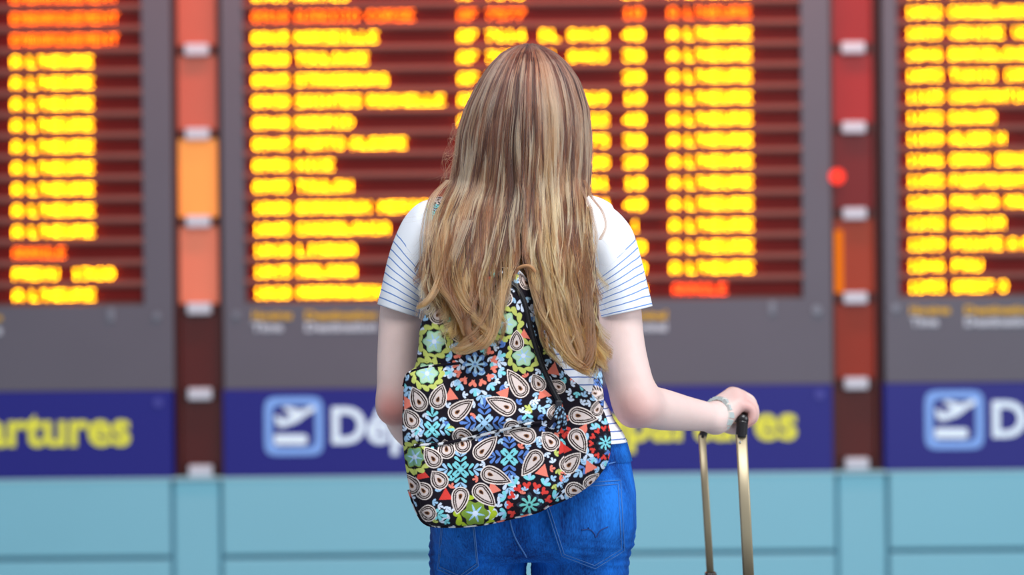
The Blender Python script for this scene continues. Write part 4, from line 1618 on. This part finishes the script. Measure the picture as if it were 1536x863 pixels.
def print_at(px, py):
    """bilinear look-up of the cloth; mirrored outside the painted area"""
    u = np.abs((np.asarray(px) - PX0) * SS - 0.5)
    v = np.abs((np.asarray(py) - PY0) * SS - 0.5)
    u = np.where(u > GW - 2, 2 * (GW - 2) - u, u).clip(0, GW - 2)
    v = np.where(v > GH - 2, 2 * (GH - 2) - v, v).clip(0, GH - 2)
    i, j = v.astype(int), u.astype(int)
    fu, fv = (u - j)[:, None], (v - i)[:, None]
    return (cloth[i, j] * (1 - fu) + cloth[i, j + 1] * fu) * (1 - fv) + (cloth[i + 1, j] * (1 - fu) + cloth[i + 1, j + 1] * fu) * fv


print_m = mat('printed_quilted_cotton', (0.2, 0.2, 0.2), 0.85, attr='print_color', spec=0.15, bump=0.35, bscale=700)
pack = thing('backpack', 'patterned cotton backpack with black paisley and flower print on the woman\'s back', 'backpack', tuple(P(760, 790, -0.15)))


def pillow(name, outline, center, y_back, depth, yref, nth=860, nr=150, pw=4.0, back=True, seed=5, puff=None):
    """soft closed shape: outline in photo pixels at depth yref, bulging towards the viewer"""
    o_ = smooth_loop(outline, nth)
    c = np.array(center, float)
    r = np.linspace(0.004, 1, nr)
    px = c[0] + (o_[None, :, 0] - c[0]) * r[:, None]
    py = c[1] + (o_[None, :, 1] - c[1]) * r[:, None]
    f = np.sqrt(np.clip(1 - r ** pw, 0, 1))[:, None] * np.ones((1, nth))
    y = y_back - depth * f
    k = (yref + CAM_D) / FPX
    dx, dy = px - 768.0, py - 431.5
    X = (dx * math.cos(ROLL) - dy * math.sin(ROLL)) * k
    Z = CAM_Z - (dx * math.sin(ROLL) + dy * math.cos(ROLL)) * k
    rings = np.stack([X, y, Z], -1)
    flat = rings.reshape(-1, 3)
    wr = vnoise(flat * np.array([1, 0, 1]), 34, seed) * 0.006 + vnoise(flat * np.array([1, 0, 1]), 85, seed + 1) * 0.0018
    if puff is not None:
        wr = wr + puff(px.ravel(), py.ravel())
    rings[:, :, 1] += wr.reshape(nr, nth) * f
    pxs, pys = px.copy(), py.copy()
    if back:
        extra, ex_x, ex_y = [], [], []
        for q, (dyb, sc) in enumerate(((0.012, 1.0), (0.022, 0.985), (0.03, 0.93), (0.03, 0.5), (0.03, 0.02))):
            cc_ = rings[0].mean(0)
            e = cc_ + (rings[-1] - cc_) * sc
            e[:, 1] = y_back + dyb
            extra.append(e)
            ex_x.append(c[0] + (o_[:, 0] - c[0]) * (1 + dyb / k / 190 * 1.0))
            ex_y.append(c[1] + (o_[:, 1] - c[1]) * (1 + dyb / k / 190 * 1.0))
        rings = np.concatenate([rings, np.array(extra)])
        pxs = np.concatenate([pxs, np.array(ex_x)])
        pys = np.concatenate([pys, np.array(ex_y)])
    V, F = loft(rings, True, False)
    me = np_mesh(name, V, F)
    pcol = print_at(pxs.ravel(), pys.ravel())
    if back:
        pcol[-3 * nth:] = BLACK                                    # plain lining against the back
    set_color(me, pcol)
    o = finish(link(name, me, print_m), pack)
    return o, (V, F)


OUT_BODY = [(780, 406), (793, 424), (803, 455), (812, 492), (825, 525), (845, 556), (868, 578), (893, 597), (908, 622), (917, 655), (914, 690), (902, 712),
            (885, 730), (855, 749), (815, 765), (770, 777), (715, 788), (660, 790), (637, 784), (625, 766), (614, 735), (608, 695), (604, 650), (605, 600),
            (609, 574), (622, 549), (627, 520), (630, 490), (641, 465), (656, 441), (690, 420), (735, 404), (762, 400)]
OUT_POUCH = [(606, 578), (614, 557), (645, 548), (700, 541), (760, 545), (805, 571), (836, 604), (850, 640), (850, 690), (842, 735), (815, 764), (770, 777.5),
             (715, 789), (660, 791), (637, 785), (625, 767), (614, 735), (607, 695), (603, 650), (604, 605)]
OUT_POCKET = [(622, 668), (660, 666), (700, 658), (742, 648), (790, 636), (812, 634), (832, 655), (840, 695), (833, 737), (810, 764), (770, 777), (715, 788.5),
              (660, 790.5), (641, 784), (631, 762), (624, 728), (620, 695)]
ob, (bV, bF) = pillow('main_compartment', OUT_BODY, (752, 612), -0.150, 0.050, -0.165, 1000, 180, 5.0, True, 5)
def over_pocket(px, py):
    """the pouch sags a little over the pocket mouth"""
    d = py - (669 - (px - 622) * 0.184) + 13
    return -0.013 * np.exp(-(d / np.where(d > 0, 9.0, 22.0)) ** 2)


ob2, (pV, pF) = pillow('front_pouch', OUT_POUCH, (725, 668), -0.183, 0.034, -0.195, 800, 150, 4.0, True, 9, over_pocket)
ob3, (kV, kF) = pillow('front_pocket', OUT_POCKET, (728, 712), -0.205, 0.022, -0.215, 720, 130, 5.0, True, 13)
packb = BVHTree.FromPolygons([tuple(v) for v in np.vstack([bV, pV, kV])],
                             [tuple(map(int, f)) for f in np.vstack([bF, pF + len(bV), kF + len(bV) + len(pV)])])


def on_pack(px, py, off=0.0):
    y = -0.2
    for _ in range(3):
        p = P(px, py, y)
        h = packb.ray_cast(Vector((p[0], -1, p[2])), Vector((0, 1, 0)))
        if h[0] is None:
            y = -0.155
            break
        y = h[0].y
    p = P(px, py, y)
    return p - np.array([0, off, 0])


# zip: black tape with a raised coil, pull tabs
black_m = mat('black_zip_tape', lin(24, 22, 28), 0.7, noise=0.1, nscale=200)
coil_m = mat('black_zip_coil', lin(46, 44, 50), 0.4)
zp = smooth_path([(752, 418), (764, 424), (778, 436), (788, 458), (794, 485), (802, 515), (813, 548), (826, 578), (840, 606)], 70)
ctrp = np.array([on_pack(a_, b_, 0.0028) for a_, b_ in zp])
for _ in range(3):
    ctrp[1:-1] = (ctrp[:-2] + 2 * ctrp[1:-1] + ctrp[2:]) / 4
tan = np.gradient(ctrp, axis=0)
tan /= np.linalg.norm(tan, axis=1)[:, None]
side_v = np.cross(tan, np.array([0, 1.0, 0]))
side_v /= np.linalg.norm(side_v, axis=1)[:, None]
hw = 0.0042
rings = np.stack([ctrp - side_v * hw + [0, .003, 0], ctrp - side_v * hw * .9 - [0, .001, 0], ctrp + side_v * hw * .9 - [0, .001, 0], ctrp + side_v * hw + [0, .003, 0]], 1)
V, F = loft(rings, True, True)
zipper = finish(link('zipper', np_mesh('zipper', V, F, False), black_m), pack)
sub('zip_coil', tube_mesh('zip_coil', ctrp - np.array([0, 0.0016, 0]), 0.0011, 6), coil_m, zipper)
c = on_pack(838, 606, 0.006)
sub('slider', box_mesh('slider', c[0] - .005, c[0] + .005, c[1] - .004, c[1] + .003, c[2] - .008, c[2] + .006, .002), coil_m, zipper)
for dx1 in ((836, 612, 822, 640), (842, 612, 846, 644), (839, 610, 834, 648)):
    a_, b_ = on_pack(dx1[0], dx1[1], 0.008), on_pack(dx1[2], dx1[3], 0.01)
    mid = (a_ + b_) / 2 + np.array([0.003, -0.006, 0])
    q = smooth_path([a_, mid, b_], 14)
    me = tube_mesh('pull_cord', q, 0.0034, 8)
    vv = np.array([v.co[:] for v in me.vertices])
    set_color(me, np.where((np.sin(vv[:, 2] * 900 + vv[:, 0] * 700) > 0.65)[:, None], SKY, BLACK))
    sub('pull_cord', me, print_m, zipper)

# piping around the pocket mouth and the edges, in printed dashes
def piping(name, path, r, off, n=160, dark=0.5):
    q = smooth_path(path, n)
    c3 = np.array([on_pack(a_, b_, off) for a_, b_ in q])
    for _ in range(4):
        c3[1:-1] = (c3[:-2] + 2 * c3[1:-1] + c3[2:]) / 4
    me = tube_mesh(name, c3, r, 8)
    vv = np.array([v.co[:] for v in me.vertices])
    k = vnoise(vv, 420, 3)
    col = np.where((k > 0.10)[:, None], np.array(lin(225, 225, 228)), BLACK)
    col = np.where((vnoise(vv, 240, 8) > 0.33)[:, None], CORAL, col)
    set_color(me, col)
    return finish(link(name, me, print_m), pack)


piping('pocket_piping', [(622, 668), (660, 666), (700, 658), (742, 648), (790, 636), (812, 634)], 0.0024, 0.002)
piping('edge_piping', [(613, 735), (624, 766), (637, 785), (660, 790), (715, 788), (770, 777), (815, 764), (842, 738)], 0.0022, 0.0)
piping('edge_piping', [(605, 580), (613, 560), (645, 550), (690, 545)], 0.0020, 0.001)
piping('edge_piping', [(641, 465), (656, 443), (690, 422), (735, 407), (762, 403), (780, 409), (793, 427), (803, 458), (812, 494), (825, 527), (845, 558)], 0.0020, 0.0)


def ribbon(name, pts, wdir, width, thick, n=110, seed=0):
    c = smooth_path(pts, n)
    wd = smooth_path(wdir, n)
    tan = np.gradient(c, axis=0)
    tan /= np.linalg.norm(tan, axis=1)[:, None]
    wd = wd - tan * np.sum(wd * tan, axis=1)[:, None]
    wd /= np.linalg.norm(wd, axis=1)[:, None]
    nr = np.cross(tan, wd)
    m = 16
    rings, uv = [], []
    s = np.concatenate([[0], np.cumsum(np.linalg.norm(np.diff(c, axis=0), axis=1))])
    for k in range(m + 1):
        t = -1 + 2 * k / m
        rings.append(c + wd * (t * width / 2) + nr * thick / 2 * (1 - t ** 6))
        uv.append(np.stack([np.full(n, t * width / 2 * 950), s * 950], 1))
    for k in range(m, -1, -1):
        t = -1 + 2 * k / m
        rings.append(c + wd * (t * width / 2) - nr * thick / 2 * (1 - t ** 6))
        uv.append(np.stack([np.full(n, t * width / 2 * 950), s * 950], 1))
    R_ = np.array(rings).transpose(1, 0, 2)
    U = np.array(uv).transpose(1, 0, 2).reshape(-1, 2)
    V, F = loft(R_, True, False)
    me = np_mesh(name, V, F)
    set_color(me, print_at(650 + seed * 80 + U[:, 0], 500 + (U[:, 1] % 260)))
    return finish(link(name, me, print_m), pack)


X_, Y_ = np.array([1.0, 0, 0]), np.array([0, 1.0, 0])
ribbon('shoulder_strap', [P(708, 440, -0.140), P(684, 392, -0.110), P(664, 350, -0.098), P(655, 318, -0.070), P(658, 298, -0.01), P(655, 320, 0.085),
                          P(652, 400, 0.125), P(650, 500, 0.115), P(640, 580, 0.10), P(628, 650, 0.04), P(630, 735, -0.05), P(650, 768, -0.130)],
       [X_, X_, X_, X_, X_, X_, X_, X_, X_ - Y_ * .4, X_ * .5 - Y_, Y_, Y_], 0.032, 0.006, 220, 0)
ribbon('shoulder_strap', [P(796, 432, -0.140), P(832, 392, -0.118), P(852, 350, -0.098), P(862, 318, -0.066), P(864, 300, -0.01), P(868, 320, 0.085),
                          P(880, 400, 0.12), P(889, 450, 0.07), P(893, 500, 0.0), P(897, 545, -0.05), P(897, 590, -0.10), P(892, 618, -0.135)],
       [X_, X_, X_, X_, X_, X_, X_, X_ * .6 + Y_ * .8, X_ * .3 + Y_, X_ * .3 + Y_, X_ * .5 + Y_ * .7, X_ + Y_ * .4], 0.026, 0.006, 220, 1)
hl = smooth_path([P(772, 412, -0.165), P(779, 402, -0.175), P(792, 399, -0.18), P(801, 406, -0.178), P(804, 420, -0.168)], 30)
me = tube_mesh('carry_loop', hl, 0.0028, 10)
set_color(me, np.tile(np.array(lin(176, 130, 92)), (len(me.vertices), 1)))
finish(link('carry_loop', me, print_m), pack)

# ================================================================== 6. SUITCASE
case = thing('suitcase', 'dark suitcase under the woman\'s right hand with two champagne metal handle rods', 'suitcase', tuple(P(1112, 863, 0.18) * np.array([1, 1, 0])))
rod_m = mat('champagne_aluminium', lin(172, 157, 128), 0.42, metal=0.55, noise=0.04, nscale=40)
grip_m = mat('black_plastic_grip', lin(28, 24, 26), 0.28)
shell_m = mat('charcoal_case_shell', lin(50, 52, 60), 0.4, noise=0.05, nscale=30)


def rod(name, a, b, wx, wy, m, bev=0.003):
    a, b = np.asarray(a), np.asarray(b)
    prof_ = []
    for t in np.linspace(0, 2 * math.pi, 20, endpoint=False):
        cx, sx = math.cos(t), math.sin(t)
        prof_.append((wx / 2 * math.copysign(abs(cx) ** 0.35, cx), wy / 2 * math.copysign(abs(sx) ** 0.35, sx)))
    R_ = np.array([[np.array([p + u * 1.0, q + v, r]) for u, v in prof_] for p, q, r in (a, a + (b - a) * .5, b)])
    V, F = loft(R_, True, True)
    return finish(link(name, np_mesh(name, V, F, False), m), case)


y_n, y_f = 0.132, 0.272
nt_, nb_ = P(1112, 652, y_n), P(1124, 890, y_n)
ft_, fb_ = P(1053, 653, y_f), P(1067, 888, y_f)
rod('handle_rod', nt_, nb_, 0.0185, 0.013, rod_m)
rod('handle_rod', ft_, fb_, 0.0125, 0.013, rod_m)
# corner pieces and grip
cn = P(1114, 631, y_n)
cf = P(1064, 632, y_f)
for a_, b_, r in ((nt_, cn, 0.0098), (ft_, cf, 0.0072)):
    q = smooth_path([a_ - [0, 0, 0.004], a_ + (b_ - a_) * .5, b_], 10)
    finish(link('corner_piece', tube_mesh('corner_piece', q, r, 14), grip_m), case)
gp = smooth_path([cn - [0, 0.006, 0], cn + [0, .02, .004], (cn + cf) / 2 + [0.0, 0, 0.006], cf - [0, .02, -.004], cf + [0, 0.006, 0]], 30)
finish(link('grip', tube_mesh('grip', gp, [0.0095] * 30, 16), grip_m), case)
disc('rivet', (nt_[0] - 0.003, y_n - 0.0062, nt_[2] - 0.012), 0.0018, 0.0015, mat('bright_rivet', lin(230, 230, 225), 0.2, metal=0.9), case)
# sockets and body below the frame
for b_, ww in ((nb_, 0.026), (fb_, 0.02)):
    zt = 0.772 if b_ is nb_ else P(1066, 858, y_f)[2]
    zx = b_[0] if b_ is nb_ else P(1066, 860, y_f)[0]
    finish(link('socket', box_mesh('socket', zx - ww / 2, zx + ww / 2, b_[1] - 0.013, b_[1] + 0.013, 0.70, zt, 0.004), grip_m), case)
cx = (nb_[0] + fb_[0]) / 2
finish(link('case_shell', box_mesh('case_shell', cx - 0.13, cx + 0.13, -0.02, 0.36, 0.075, 0.735, 0.035, 5), shell_m), case)
for k in range(7):
    xx = cx - 0.096 + 0.032 * k
    finish(link('rib', box_mesh('rib', xx - .007, xx + .007, -0.026, -0.012, 0.13, 0.68, 0.005), shell_m), case)
for sx in (-1, 1):
    for yw in (0.03, 0.31):
        V, F = tube([(cx + sx * 0.09 - .012, yw, 0.03), (cx + sx * 0.09 + .012, yw, 0.03)], 0.03, 20)
        wh = finish(link('wheel', py_mesh('wheel', V, F), grip_m), case)
        sub('fork', box_mesh('fork', cx + sx * .09 - .016, cx + sx * .09 + .016, yw - .012, yw + .012, 0.045, 0.085, .003), grip_m, wh)

# ================================================================== 7. BRACELET
steel = mat('polished_silver_links', lin(225, 235, 230), 0.25, metal=0.6)
ax_d = pt(1073, 627, 0.135) - pt(1030, 622, 0.085)
ax_d /= np.linalg.norm(ax_d)
bc = pt(1078, 622, 0.137)
u_ = np.cross(ax_d, [0, 0, 1.0])
u_ /= np.linalg.norm(u_)
v_ = np.cross(ax_d, u_)
br = thing('bracelet', 'silver link bracelet around the wrist of the hand on the handle', 'bracelet', tuple(bc))
for k in range(14):
    a = 2 * math.pi * k / 14
    rad = u_ * math.cos(a) + v_ * math.sin(a)
    tg = -u_ * math.sin(a) + v_ * math.cos(a)
    c = bc + rad * 0.0272
    V = []
    for i in (-1, 1):
        for j in (-1, 1):
            for l in (-1, 1):
                s_ = 1.0 if l < 0 else 0.78
                V.append(c + tg * i * 0.0061 * s_ + ax_d * j * 0.0074 * s_ + rad * l * 0.0030)
    bm = bmesh.new()
    vs = [bm.verts.new(v) for v in V]
    bmesh.ops.convex_hull(bm, input=vs)
    lm = bpy.data.meshes.new('link')
    bm.to_mesh(lm)
    bm.free()
    finish(link('link', lm, steel), br)
